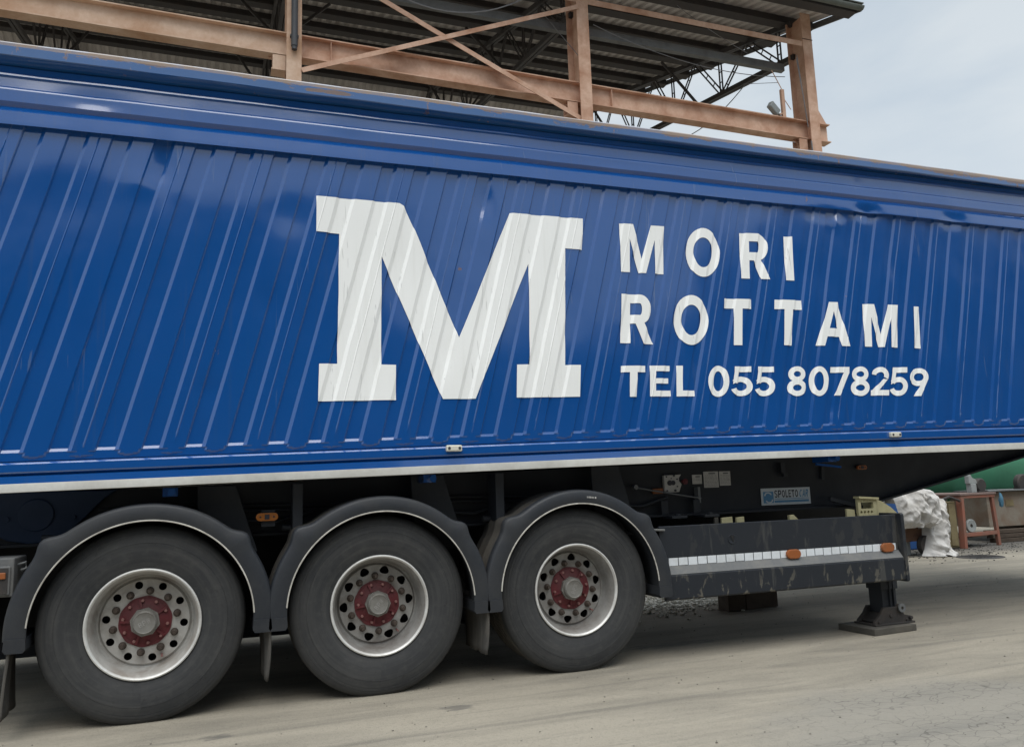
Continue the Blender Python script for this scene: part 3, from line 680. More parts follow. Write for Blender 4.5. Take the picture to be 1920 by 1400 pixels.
# ------------------------------------------------------------------ wheels
def circle(cx, cz, r, n, a0=0): return [(cx+r*math.cos(2*math.pi*k/n+a0), cz+r*math.sin(2*math.pi*k/n+a0)) for k in range(n)]
HZ = .505
def flat_bottom(mb, zmin=-.016):
    out = []
    for (x, y, z) in mb.v:
        if z < zmin+.03:
            t = max(0, (zmin+.03-z)/.06); z = max(zmin, z)
        out.append((x, y, z))
    mb.v = out
def make_wheel(xc, tri, rot, near=True):
    """tyre is the part; rim, hub, cap, nuts and bolts are its sub-parts"""
    c_ = (xc, 0, HZ)
    tp = lambda name, mb, mat, parent, **k: build(name, mb, mat, parent, c_, **k)
    m = MB()
    prof = [(.290, .075), (.297, .052), (.312, .044), (.330, .041), (.345, .0365), (.375, .032), (.41, .030), (.436, .0310), (.4365, .0328), (.4395, .0328), (.440, .0316), (.455, .034), (.4775, .0385), (.478, .0400), (.4815, .0404), (.482, .0395), (.495, .043), (.4955, .0452), (.500, .0458),
            (.513, .052), (.5245, .061), (.532, .073), (.5355, .088), (.5360, .098)]
    m.lathe(prof, c_, 112); m.m = 1
    tread = [(.536, .098)]
    for g in (.145, .20, .2575, .315, .37): tread += [(.538, g-.006), (.527, g-.004), (.527, g+.004), (.538, g+.006)]
    tread += [(.536, .417)]
    m.lathe(tread, c_, 112); m.m = 0
    m.lathe([(.536, .417), (.515, .45), (.44, .485), (.35, .47), (.30, .44)], c_, 96)
    flat_bottom(m)
    w = build('wheel', m, None, trailer, c_, smooth=35, mats=['tyre', 'tread']); w.location = c_
    # rim barrel and lip
    m = MB(); m.lathe([(.296, .056), (.300, .046), (.298, .0385), (.292, .0365), (.286, .040), (.282, .050)], c_, 96)
    tp('rim_lip', m, 'lip', w, smooth=40)
    yd = .165
    m = MB(); m.lathe([(.282, .050), (.274, .062), (.266, .085), (.262, .130), (.258, .160), (.251, .178), (.243, .182), (.2365, .174), (.231, yd)], c_, 96)
    m.lathe([(.262, .130), (.262, .3), (.296, .4)], c_, 48)
    holes = []
    for k in range(10):
        a = rot+2*math.pi*k/10+math.pi/10
        hx_, hz2 = xc+.203*math.cos(a), HZ+.203*math.sin(a)
        if tri:
            pts = []
            for q in range(24):
                t = 2*math.pi*q/24; rr = .0245*(1+.09*math.cos(3*t)); lx, ly = rr*math.cos(t), rr*1.18*math.sin(t)
                pts.append((hx_+lx*math.cos(a)-ly*math.sin(a), hz2+lx*math.sin(a)+ly*math.cos(a)))
            holes.append(pts)
        else: holes.append(circle(hx_, hz2, .0215, 20))
    plate(circle(xc, HZ, .231, 96), holes+[circle(xc, HZ, .120, 48)], yd, .014, m)
    tp('rim', m, 'rim' if tri else 'rim_pale', w, smooth=35)
    m = MB(); m.lathe([(0, .24), (.255, .24), (.255, .30)], c_, 40); tp('brake_drum', m, 'black', w)
    for k in range(10):
        a = rot+2*math.pi*k/10
        q = (xc+.1675*math.cos(a), yd-.135, HZ+.1675*math.sin(a)); m = MB()
        m.lathe([(.0, .093), (.010, .093), (.012, .098), (.012, .108), (.0155, .110), (.0165, .122), (.0165, .127), (.0215, .129), (.0215, .135)], q, 12)
        tp('wheel_nut', m, 'nut', w, smooth=30)
    # red hub flange, scalloped, with ten small bolts
    HD = .042
    m = MB(); pts = []
    for q in range(80):
        t = 2*math.pi*q/80; pts.append((xc+(.139+.0015*math.cos(10*(t-rot)))*math.cos(t), HZ+(.139+.0015*math.cos(10*(t-rot)))*math.sin(t)))
    m.prism(pts, .116+HD, .150+HD)
    m.lathe([(.125, .116), (.112, .112), (.092, .107), (.078, .098), (.0, .098)], (c_[0], HD, c_[2]), 60)
    for k in range(5):
        a = rot+2*math.pi*(k+.3)/5
        m.bar((xc+.075*math.cos(a), .100+HD, HZ+.075*math.sin(a)), (xc+.128*math.cos(a), .110+HD, HZ+.128*math.sin(a)), .012, .018, (0, 1, 0))
    tp('hub', m, 'red', w, smooth=35)
    for k in range(10):
        a = rot+2*math.pi*(k+.42)/10; q = (xc+.117*math.cos(a), HD, HZ+.117*math.sin(a))
        m = MB(); m.lathe([(.0, .0985), (.0075, .0985), (.0095, .101), (.0095, .114)], q, 6); tp('hub_bolt', m, 'bolt', w)
    m = MB(); m.prism([(xc+.079*math.cos(R(45*k+22)+rot), HZ+.079*math.sin(R(45*k+22)+rot)) for k in range(8)], .074+HD, .10+HD)
    m.lathe([(.068, .070), (.066, .045), (.062, .036), (.056, .031), (.054, .033), (.050, .0335), (.0, .0335)], (c_[0], HD+.012, c_[2]), 48)
    cp = tp('hub_cap', m, 'cap', w, smooth=30)
    m = MB(); text_flat(m, 'BPW', xc-.032, xc+.032, HZ-.014, HZ+.014, .0318+HD+.012, gap=.15)
    ca, sa = math.cos(rot*2.3), math.sin(rot*2.3)
    m.v = [(xc+(x-xc)*ca-(z-HZ)*sa, y, HZ+(x-xc)*sa+(z-HZ)*ca) for x, y, z in m.v]
    # make the raised letters solid
    o = len(m.v); nf = list(m.f); m.add([(x, y+.003, z) for x, y, z in m.v], [])
    m.f = list(nf); m.mi = [0]*len(nf)
    for f in nf:
        for i in range(len(f)): m.f.append((f[i], f[(i+1) % len(f)], f[(i+1) % len(f)]+o, f[i]+o)); m.mi.append(0)
    tp('hub_cap_letters', m, 'rim', w, fixn=False)
    # valve
    a = rot+2*math.pi*.25*3+.25
    m = MB(); m.tube([(xc+.205*math.cos(a), .17, HZ+.205*math.sin(a)), (xc+.213*math.cos(a), .13, HZ+.213*math.sin(a))], .0055, 8); tp('valve', m, 'bolt', w)
    return w
for k, (tri, rot) in enumerate(((False, .20), (True, .38), (True, .52))): make_wheel(k*1.31, tri, rot)
for k in range(3):                           # the far side's wheels, seen only as dark shapes
    m = MB(); m.lathe([(.2, 2.2), (.29, 2.1), (.40, 2.07), (.50, 2.09), (.527, 2.13), (.527, 2.44), (.50, 2.48), (.2, 2.47)], (k*1.31, 0, HZ), 64); flat_bottom(m)
    tp('far_wheel', m, 'tyre', smooth=40)

# ------------------------------------------------------------------ mudguards
def make_guard(xc, far=False):
    N = 96; a0, a1 = R(182), R(-2)
    ys = [(-.030, 0.563, 0), (-.034, .572, 0), (-.034, .640, 1), (-.026, .652, 1), (-.008, .658, 1), (.02, .660, 1), (.05, .653, 1), (.13, .651, 1), (.14, .657, 1), (.17, .657, 1), (.18, .651, 1), (.26, .651, 1), (.27, .657, 1), (.30, .657, 1), (.31, .651, 1), (.40, .648, 1)]
    m = MB(); cx, cz = xc+.012, HZ-.003
    def rad(t, r, o):
        b_ = .046*math.exp(-((t-R(137))/R(5.0))**2)+.038*math.exp(-((t-R(42))/R(4.6))**2) + .016*(1/(1+math.exp(-(t-R(139))/R(2.4)))+1/(1+math.exp((t-R(41))/R(2.4))))
        return r+o*b_
    def P(i, j):
        t = a0+(a1-a0)*i/N; y, r, o = ys[j]; rr = rad(t, r, o); rr = rr if o else r
        return (cx+rr*math.cos(t), y, cz+rr*math.sin(t))
    m.grid(P, N+1, len(ys))
    # inner face so that the shell has thickness
    def Q(i, j):
        t = a0+(a1-a0)*i/N; y = (-.030, .40)[j]; r = .563 if j == 0 else .640
        return (cx+r*math.cos(t), y+.004, cz+r*math.sin(t))
    m.grid(Q, N+1, 2)
    # square end caps
    for t, sg in ((a0, -1), (a1, 1)):
        xo = cx+(.612 if sg > 0 else -.612)
        z = cz+.612*math.sin(t)
        w0, w1 = sorted((cx+sg*.560, cx+sg*.664)); m.prism([(w0+.012, z-.062), (w1-.012, z-.062), (w1, z-.045), (w1-.004, z+.010), (w0+.004, z+.010), (w0, z-.045)], -.041, .40)
    m.mi = [1 if (max(m.v[i][1] for i in f) > .03 and math.hypot(m.v[f[0]][0]-cx, m.v[f[0]][2]-cz) > .6 and len(f) == 4 and k_ < N*(len(ys)-1)) else 0 for k_, f in enumerate(m.f)]
    g = build('mudguard', m, None, trailer, TL, smooth=38, mats=['plastic', 'plastic_dusty'])
    m = MB()
    def Sx(i, j):
        t = R(176)+(R(3)-R(176))*i/N; y, r = ((-.0345, .5625), (-.038, .564), (-.038, .5695), (-.0335, .571))[j]
        return (cx+r*math.cos(t), y, cz+r*math.sin(t))
    m.grid(Sx, N+1, 4); tp('reflective_piping', m, 'refl', g, smooth=50)
    # mounting stub on the shoulder
    a = R(137); m = MB(); p = (cx+.69*math.cos(a), .22, cz+.69*math.sin(a))
    m.tube([(p[0]+.03, .30, p[1+1]+.0), (p[0]-.02, .30, p[2]+.01), (p[0]-.07, .30, p[2]+.012)], [.020, .020, .022], 12)
    tp('mounting_stub', m, 'plastic', g, smooth=40)
    return g
guards = [make_guard(k*1.31) for k in range(3)]
m = MB(); gx = 2.62+.012
m.box(gx+.12, gx+.165, -.0360, -.030, HZ+.597, HZ+.607)
# small moulded mark on the foremost guard
mk = MB()
for i, w in enumerate((.004, .007, .007, .006, .004, .010)): mk.box(gx+.055+i*.0115, gx+.055+i*.0115+w, -.0362, -.0335, HZ+.604-.006-i*.0012, HZ+.604+.006-i*.0012)
tp('moulded_mark', mk, 'label', guards[2])
def flap(xa, xb, ztop, zbot_, y0, y1, lean=.0, skew=-.06):
    m = MB(); n = 10; nw = 10
    def P(i, j):
        t = j/n; y = y0+(y1-y0)*i/nw
        x = xa+(xb-xa)*t+skew*(1-.75*t)*(i/nw)+lean*math.sin(t*2.4)+.006*math.sin(i*1.3+t*3)
        z = ztop+(zbot_-ztop)*t+(.012*noise.noise(Vector((i*.9, 3, xa))) if j == n else 0)
        return (x, y, z)
    m.grid(P, nw+1, n+1); o = tp('mud_flap', m, 'flap', smooth=40)
    sf = o.modifiers.new('thick', 'SOLIDIFY'); sf.thickness = .012; return o
flap(.665, .650, .53, .145, -.02, .36, .012); flap(1.975, 1.955, .53, .165, -.02, .36, .014); flap(-.63, -.645, .47, .085, -.03, .36, -.012)
m = MB()
def P(i, j):
    t = i/8; x = 3.20+.045*math.sin(math.pi*t*.9)+.02*t; z = .855-.43*t; return (x, -.01+.35*j, z)
m.grid(P, 9, 2); o = tp('mud_flap', m, 'flap', smooth=60); sf = o.modifiers.new('thick', 'SOLIDIFY'); sf.thickness = .014

# ------------------------------------------------------------------ tool tray with its reflective band
TX0, TX1 = 3.265, 5.39
m = MB()
m.prism([(.045, .885), (.045, .672), (.0475, .668), (.0475, .610), (.004, .556), (.0, .548), (.0, .395), (.012, .386), (.03, .386), (.03, .54), (.075, .61), (.075, .872), (.062, .888)], TX0, TX1, 'x')
tray = tp('tool_tray', m, 'tray', bevel=.004)
m = MB(); m.prism([(.0, .897), (-.010, .885), (-.010, .386), (.0, .374), (.56, .374), (.56, .897)], TX1+.001, TX1+.032, 'x'); tp('end_plate', m, 'tray', tray, bevel=.008)
m = MB(); m.box(TX0, TX1, .08, .56, .40, .415); m.box(TX0, TX1, .55, .57, .415, .80); tp('tray_floor', m, 'chassis', tray)
m = MB(); m.prism([(.0455, .611), (.0025, .5575), (.0015, .5595), (.0445, .613)], TX0+.01, TX1-.005, 'x'); tp('ledge', m, 'ledge', tray)
m = MB(); n = 26; w = (5.365-3.325)/n
for k in range(n):
    x = 3.325+k*w; m.box(x+.004, x+w-.003, .0452-.0015, .0475, .6145+.0015*math.sin(k*2.1), .6665)
tp('reflective_tape', m, 'tape', tray)
m = MB(); m.prism([(3.285, .61), (3.322, .61), (3.318, .64), (3.305, .672), (3.285, .665)], .0425, .0475); tp('rust_patch', m, 'rust', tray)
def tray_lamp(X):
    m = MB(); h, w = .068, .125
    pts = [(X+w/2-h/2+h/2*math.cos(R(t)), .638+h/2*math.sin(R(t))) for t in range(-90, 91, 30)]+[(X-w/2+h/2+h/2*math.cos(R(t)), .638+h/2*math.sin(R(t))) for t in range(90, 271, 30)]
    m.prism(pts, .018, .044); a = tp('side_marker', m, 'amber_dull', tray, bevel=.006)
for X in (4.374, 5.265): tray_lamp(X)
m = MB(); m.lathe([(.0, .043), (.024, .043), (.027, .0415), (.034, .0415), (.036, .046)], (3.859, 0, .772), 24); tp('hole_rim', m, 'tray', tray, smooth=40)
m = MB(); m.prism([(3.859-.012, .800), (3.859+.014, .795), (3.859+.012, .75), (3.859-.004, .765)], .0405, .0425); tp('slot', m, 'black', tray)
m = MB(); m.bar((3.12, .05, .872), (3.30, .05, .862), .06, .014); m.box(3.13, 3.16, .02, .30, .83, .868); tp('tray_bracket', m, 'ledge', tray, bevel=.004)
# chassis feet above the tray
for X in (3.52, 3.80):
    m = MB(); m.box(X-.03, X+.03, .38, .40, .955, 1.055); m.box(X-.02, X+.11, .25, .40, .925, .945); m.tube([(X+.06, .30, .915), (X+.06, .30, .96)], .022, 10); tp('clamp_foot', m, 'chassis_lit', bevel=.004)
# valve block, rod and labels on the chassis side
YV = YC-.004
vx0, vx1 = 3.549, 3.70
m = MB(); pts = [(vx0, 1.115), (vx0, 1.246), (vx1, 1.250), (vx1-.02, 1.225), (vx1-.02, 1.20), (vx1+.0, 1.175), (vx1-.025, 1.118)]
m.prism(pts, YV-.03, YV); vp = tp('valve_plate', m, 'label', bevel=.002)
m = MB()
for x, z, r_ in ((.045, 1.188, .020), (.075, 1.188, .018), (.085, 1.243, .008), (.09, 1.130, .009), (.02, 1.235, .006), (.02, 1.13, .006), (.11, 1.16, .005), (.11, 1.215, .005), (.06, 1.222, .004)):
    m = MB(); m.lathe([(.0, -.034), (r_, -.034), (r_, -.02)], (vx0+x, YV-.0004*x*100, z), 14); tp('valve_port', m, 'ink', vp)
m = MB(); m.lathe([(.0, -.075), (.022, -.07), (.022, -.05), (.010, -.045), (.010, -.02)], (vx1+.01, YV, 1.195), 14); tp('red_knob', m, 'red', vp, smooth=40)
m = MB(); m.box(vx0-.099, vx0-.012, YV-.03, YV-.002, 1.11, 1.150); tp('side_marker', m, 'amber_dull', bevel=.006)
m = MB(); m.tube([(3.275, YV-.05, 1.165), (3.45, YV-.05, 1.132), (3.85, YV-.05, 1.064)], .006, 8); m.lathe([(.0, -.07), (.018, -.07), (.018, -.03)], (3.285, YV, 1.164), 12); m.box(3.825, 3.845, YV-.055, YV-.0, 1.03, 1.15); tp('control_rod', m, 'steel_grey')
for (x0, x1, z0, z1, ln) in ((3.813, 3.899, 1.174, 1.245, 2), (3.916, 4.050, 1.143, 1.267, 9), (4.060, 4.162, 1.155, 1.266, 7)):
    m = MB(); m.box(x0, x1, YV-.004, YV, z0, z1); lb = tp('paper_label', m, 'label')
    m = MB(); w = x1-x0
    m.box(x0+w*.34, x1-w*.2, YV-.0048, YV-.003, z1-.020, z1-.010)
    for i in range(ln):
        z = z1-.03-i*.0105
        if z > z0+.008:
            x = x0+.01
            while x < x1-.015:
                q = random.uniform(.008, .025); m.box(x, min(x+q, x1-.008), YV-.0046, YV-.003, z-.0012, z+.0012); x += q+.006
    tp('print', m, 'ledge', lb)
# maker's sign plate
sx0, sx1, sz0, sz1 = 4.437, 4.919, 0.987, 1.121
sw, sh_ = sx1-sx0, sz1-sz0
m = MB(); m.box(sx0, sx1, YV-.006, YV, sz0, sz1); sg = tp('maker_sign', m, 'signwhite', bevel=.002)
m = MB(); m.box(sx0+.04*sw, sx0+.245*sw, YV-.0068, YV-.004, sz0+.13*sh_, sz1-.20*sh_); m.box(sx0+.26*sw, sx1-.04*sw, YV-.0068, YV-.004, sz0+.14*sh_, sz0+.27*sh_); m.box(sx0+.26*sw, sx1-.04*sw, YV-.0068, YV-.004, sz0+.34*sh_, sz0+.375*sh_)
tp('sign_band', m, 'signblue', sg)
m = MB()
for cx_, cz_, a0_, a1_ in ((.135, .58, 10, 190), (.155, .31, -170, 10)):
    for p in ring(0, 0, .075, .19, .026, .07, a0_, a1_, 40): m.add([(sx0+(cx_+u)*sw, YV-.0076, sz0+(cz_+v)*sh_) for u, v in p], [(0, 1, 2, 3)])
tp('sign_emblem', m, 'signwhite', sg)
m = MB(); text_flat(m, 'SPOLETO', sx0+.265*sw, sx0+.745*sw, sz0+.43*sh_, sz0+.87*sh_, YV-.0072, gap=.17, widths={'P': .92, 'S': .85, 'L': .68, 'E': .72, 'O': .85, 'T': .8}); tp('sign_words', m, 'ink', sg, fixn=False)
m = MB(); text_flat(m, 'CAR', sx0+.765*sw, sx0+.945*sw, sz0+.43*sh_, sz0+.87*sh_, YV-.0072, shear=.18, gap=.14); tp('sign_words', m, 'signblue', sg, fixn=False)

amber(5.464, YV-.01, 1.268, 'amber_dull', .10, .036)
m = MB(); m.bar((4.97, .40, 1.303), (5.20, .38, 1.274), .018, .018); tp('blue_rod', m, 'blue_plain')
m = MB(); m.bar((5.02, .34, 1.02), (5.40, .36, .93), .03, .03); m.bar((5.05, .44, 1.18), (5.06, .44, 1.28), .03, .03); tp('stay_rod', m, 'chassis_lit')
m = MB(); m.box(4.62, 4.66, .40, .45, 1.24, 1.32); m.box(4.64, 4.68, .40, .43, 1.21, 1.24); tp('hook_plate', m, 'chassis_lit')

# landing leg
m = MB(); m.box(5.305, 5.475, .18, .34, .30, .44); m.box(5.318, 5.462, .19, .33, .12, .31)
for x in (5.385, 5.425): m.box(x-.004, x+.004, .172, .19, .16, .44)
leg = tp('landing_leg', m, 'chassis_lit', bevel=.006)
m = MB()
m.prism([(5.19, .036), (5.59, .036), (5.57, .060), (5.50, .100), (5.47, .165), (5.30, .165), (5.26, .110), (5.20, .062)], .165, .19)
m.prism([(5.19, .036), (5.59, .036), (5.57, .060), (5.50, .100), (5.47, .165), (5.30, .165), (5.26, .110), (5.20, .062)], .335, .36)
m.box(5.19, 5.59, .15, .38, .032, .046)
m.prism([(5.24, .046), (5.54, .046), (5.48, .12), (5.30, .12)], .20, .33)
m.tube([(5.46, .145, .155), (5.46, .38, .155)], .028, 16); m.tube([(5.55, .14, .075), (5.55, .38, .075)], .014, 12)
for x in (5.24, 5.36, 5.52): m.tube([(x, .155, .10 if x == 5.36 else .06), (x, .37, .10 if x == 5.36 else .06)], .013, 10)
tp('foot', m, 'iron', leg, bevel=.003)
m = MB(); m.lathe([(.012, .138), (.034, .138), (.034, .15)], (5.46, 0, .155), 20); tp('pivot_washer', m, 'steel_grey', leg)
m = MB(); m.box(5.25, 5.42, .36, .54, .44, .86); tp('leg_housing', m, 'chassis', leg)

# ================================================================== LOOSE THINGS BY THE TRAILER
def rotated(mb, c_, a):
    ca, sa = math.cos(a), math.sin(a); mb.v = [(c_[0]+(x-c_[0])*ca-(y-c_[1])*sa, c_[1]+(x-c_[0])*sa+(y-c_[1])*ca, z) for x, y, z in mb.v]; return mb
m = MB(); m.box(5.08, 5.53, .08, .44, -.017, .031); rotated(m, (5.3, .26), R(4))
tag(build('support_board', m, 'board', None, (5.3, .26, 0), bevel=.004), 'dirty flat board on the ground under the landing leg foot', 'board')
m = MB(); m.box(4.87, 5.06, 1.62, 1.80, .001, .15); o = build('timber_block', m, 'wood', None, (4.96, 1.7, 0), bevel=.008)
tag(o, 'short dark end of timber on the ground under the tray, left of the longer block', 'timber block')
m = MB(); m.box(5.075, 5.46, 1.66, 1.86, .001, .155); rotated(m, (5.27, 1.75), R(4)); o = build('timber_block', m, 'wood', None, (5.27, 1.75, 0), bevel=.008)
tag(o, 'longer of the two dark timber blocks on the ground under the side tray', 'timber block')
# cream plastic casing sticking out of the tray
cr_t = thing('plastic_casing', (5.35, .3, .80), 'cream ribbed plastic casing standing in the right end of the tray', 'plastic casing')
CL = (5.35, .3, .80)
m = MB(); holes = [rect(5.205, .935, 5.33, .985)]+[circle(5.205+.035*k, .907, .012, 12) for k in range(4)]
plate([(5.175, .88), (5.365, .88), (5.365, 1.005), (5.175, 1.018)], holes, .20, .025, m); build('front_face', m, 'cream', cr_t, CL, bevel=.003)
m = MB(); m.prism([(5.17, 1.018), (5.37, 1.004), (5.37, 1.020), (5.17, 1.034)], .175, .24)
for k in range(12): m.box(5.18+k*.0155, 5.186+k*.0155, .19, .20, .995, 1.018)
build('ribbed_rim', m, 'cream', cr_t, CL)
m = MB(); m.prism([(5.37, .86), (5.62, .86), (5.52, .94), (5.44, .985), (5.37, 1.01)], .215, .235); m.box(5.36, 5.375, .2, .36, .86, 1.0); build('side_face', m, 'cream', cr_t, CL, bevel=.003)
def scrap(pts, y0, y1, label, mat='cream'):
    m = MB(); m.prism(pts, y0, y1); c_ = (sum(p[0] for p in pts)/len(pts), y0, min(p[1] for p in pts))
    tag(build('plastic_scrap', m, mat, None, c_, bevel=.003), label, 'plastic scrap', 'cream plastic scraps in the tray')
scrap([(5.075, .84), (5.16, .84), (5.155, .93), (5.075, .94)], .22, .24, 'curved cream scrap leaning left of the ribbed casing')
scrap([(3.863, .84), (3.895, .84), (3.895, .922), (3.863, .92)], .25, .27, 'brownish cream scrap, leftmost of those behind the tray edge', 'board')
scrap([(3.925, .84), (4.02, .84), (4.02, .921), (3.925, .916)], .25, .27, 'wide cream scrap with a dark crack behind the tray edge')
scrap([(4.055, .84), (4.125, .84), (4.125, .918), (4.055, .912)], .25, .27, 'narrow cream scrap right of the cracked one behind the tray edge')
scrap([(4.52, .84), (4.64, .84), (4.56, .915), (4.52, .91)], .22, .25, 'low pointed cream scrap in the middle of the tray')

# ================================================================== OPEN SHED BEHIND
SX, SP, YB = 12.281, 5.457, 8.0
SL0 = (6.8, 8.0, 0)
shed = thing('open_shed', SL0, 'open steel shed with salmon columns and corrugated roof behind the trailer', 'shed')
def sp(name, mb, mat, parent=None, **k): return build(name, mb, mat, parent or shed, SL0, **k)
roof_z = lambda y: 11.42+.305*(y-8.3) if y < 20 else 11.42+.305*(11.7)-.305*(y-20)
YE, YR, YF2 = 7.15, 20.0, 32.8
RX0, RX1 = -16.0, 13.02
# corrugated sheet: one mesh, underside and top
m = MB(); per = .235; n = int((RX1-RX0)/per); xs = []
for k in range(n+1):
    a = RX0+k*per; xs += [(a, 0), (a+.085, 0), (a+.105, .042), (a+.185, .042)]
xs = [(min(x, RX1), h) for x, h in xs]
yl = [YE-.02, 10, 13, 16.5, YR, 24, 28, YF2]
m.grid(lambda i, j: (xs[i][0], yl[j], roof_z(yl[j])+.16+xs[i][1]), len(xs), len(yl))
rf = sp('roof_sheet', m, 'sheet'); sf = rf.modifiers.new('thick', 'SOLIDIFY'); sf.thickness = .004
for i in range(21):
    y = 7.3+i*1.26
    m = MB(); z = roof_z(y); s_ = .305 if y < YR else -.305
    m.bar((RX0, y, z+.075), (RX1-.05, y, z+.075), .07, .15); m.bar((RX0, y+.05, z-.01), (RX1-.05, y+.05, z-.01), .24, .05)
    sp('purlin', m, 'steel_dark')
m = MB()
gp = [(.07*math.cos(R(t)), .07*math.sin(R(t))) for t in range(180, 361, 20)]
m.grid(lambda i, j: ((RX0, RX1+.03)[i], YE+gp[j][0], roof_z(YE)+.10+gp[j][1]), 2, len(gp))
m.bar((RX0, YE+.02, roof_z(YE)+.165), (RX1+.03, YE+.02, roof_z(YE)+.165), .16, .02)
o = sp('gutter', m, 'fascia'); sf = o.modifiers.new('thick', 'SOLIDIFY'); sf.thickness = .006
m = MB(); m.bar((RX1+.01, YE, roof_z(YE)+.08), (RX1+.01, YR, roof_z(YR)+.08), .03, .14); m.bar((RX1+.01, YR, roof_z(YR)+.08), (RX1+.01, YF2, roof_z(YF2)+.08), .03, .14); sp('barge_board', m, 'steel_grey')
cxs = [SX-SP*k for k in range(6)]
# columns: wide flange section, flange towards the yard
for k, X in enumerate(cxs):
    m = MB(); zt = roof_z(8.2)+.02
    m.box(X-.125, X+.125, YB, YB+.022, -.03, zt); m.box(X-.125, X+.125, YB+.478, YB+.50, -.03, zt); m.box(X-.008, X+.008, YB+.022, YB+.478, -.03, zt)
    cl = sp('column', m, 'beige' if k == 2 else 'salmon')
    m = MB(); zc = 8.655-.0116*X; m.box(X-.34, X-.126, YB+.14, YB+.155, zc-.26, zc); m.box(X-.34, X-.126, YB+.345, YB+.36, zc-.26, zc); m.box(X-.36, X-.126, YB+.12, YB+.38, zc-.28, zc-.26); m.box(X-.25, X-.23, YB+.156, YB+.344, zc-.26, zc)
    sp('corbel', m, 'beige' if k == 2 else 'salmon', cl)
    if k == 0:
        m = MB(); m.box(X-.135, X+.135, YB-.006, YB+.0, 10.78, 10.80); sp('joint_plate', m, 'rust', cl)
    # far row
    m = MB(); m.box(X-.125, X+.125, YF2-1, YF2-.978, -.03, 11.5); m.box(X-.008, X+.008, YF2-1.4, YF2-1, -.03, 11.5); sp('column', m, 'salmon')
# crane beam, I section
bx0, bx1 = -16.0, 12.80
for a, c_ in [(bx0, cxs[4]), (cxs[4], cxs[3]), (cxs[3], cxs[2]), (cxs[2], cxs[1]), (cxs[1], cxs[0]), (cxs[0], bx1)]:
    l0, l1 = (a+.010 if a > bx0 else a), (c_-.010 if c_ < bx1 else c_)
    m = MB(); m.box(l0, l1, YB+.235, YB+.25, 8.685, 9.063); m.box(l0, l1, YB+.13, YB+.36, 9.063, 9.085); m.box(l0, l1, YB+.13, YB+.36, 8.663, 8.685)
    if l1-l0 < 1: m.prism([(l1-.36, 9.086), (l1-.03, 9.086), (l1-.30, 9.52), (l1-.36, 9.52)], YB+.18, YB+.30)
    for q in (l0+.62, l0+2.4, l1-1.5):
        if l1-l0 > 2: m.box(q, q+.012, YB+.15, YB+.234, 8.686, 9.062) if q < l0+1 else None
    m.v = [(x, y, z-.0116*x) for x, y, z in m.v]
    sp('crane_beam', m, 'beige' if a == cxs[3] else 'salmon')
# haunches under the beam ends
for X in cxs[:5]:
    m = MB(); m.prism([(X-.127, 8.66-.0116*X), (X-.42, 8.66-.0116*X), (X-.127, 8.46-.0116*X)], YB+.251, YB+.265); sp('haunch', m, 'salmon')
# eave tie and cross bracing
for k in range(5):
    m = MB(); m.box(cxs[k+1]+.126, cxs[k]-.126, YB+.02, YB+.03, 10.62, 10.74); m.box(cxs[k+1]+.126, cxs[k]-.126, YB+.03, YB+.13, 10.73, 10.74)
    sp('eave_tie', m, 'salmon' if k < 1 else 'salmon')
XA, XB_ = cxs[2], cxs[1]
m = MB(); m.bar((XA+.13, YB+.05, 10.58), (XB_-.10, YB+.05, 8.20), .012, .09); m.bar((XA+.13, YB+.10, 10.62), (XB_-.10, YB+.10, 8.24), .08, .012); sp('cross_brace', m, 'salmon')
m = MB(); m.bar((XA+.13, YB-.02, 8.33), (XB_-.10, YB-.02, 10.50), .012, .085); m.bar((XA+.13, YB+.03, 8.37), (XB_-.10, YB+.03, 10.54), .08, .012); sp('cross_brace', m, 'salmon')
# grey rail under the roof
m = MB(); m.box(RX0, SX-.15, 8.62, 8.64, 10.36, 10.53); m.box(RX0, SX-.15, 8.64, 8.74, 10.36, 10.375)
x = RX0+.3
while x < SX-.3: m.lathe([(.0, 8.612), (.022, 8.612), (.022, 8.62)], (x, 0, 10.45), 8); x += .62
sp('hanger_rail', m, 'steel_grey')
# trusses
chord = lambda y: 10.58+.184*(y-8.28) if y < YR else 10.58+.184*(YR-8.28)-.184*(y-YR)
def truss(X, mat='steel_dark'):
    m = MB()
    topz = lambda y: roof_z(y)-.06
    for dxx in (-.045, .045):
        for a, c_ in ((8.4, YR), (YR, YF2-1)):
            m.bar((X+dxx, a, topz(a)), (X+dxx, c_, topz(c_)), .07, .12); m.bar((X+dxx, a, chord(a)), (X+dxx, c_, chord(c_)), .07, .11)
    nb = [8.9, 11.15, 13.4, 15.8, 18.3]; nt_ = [10.0, 12.25, 14.4, 16.9, 19.4]
    def web(p, q):
        d = Vector(q)-Vector(p); L_ = d.length; d.normalize(); nn = Vector((0, -d.z, d.y))*.055
        for sg in (-1, 1): m.bar(Vector(p)+nn*sg, Vector(q)+nn*sg, .03, .028, (1, 0, 0))
        for t in (.3, .55, .8): c_ = Vector(p).lerp(Vector(q), t); m.bar(c_-nn, c_+nn, .02, .02, (1, 0, 0))
    for i in range(5):
        for mir in (False, True):
            f = (lambda y: 2*YR-y) if mir else (lambda y: y)
            y0, y1 = f(nb[i]), f(nt_[i])
            web((X, y0, chord(y0)), (X, y1, topz(y1)))
            if i < 4: y2 = f(nb[i+1]); web((X, y1, topz(y1)), (X, y2, chord(y2)))
            yv = f(nb[i]+.02); web((X, yv, chord(yv)), (X, yv, topz(yv)))
    sp('roof_truss', m, mat)
for X in cxs: truss(X)
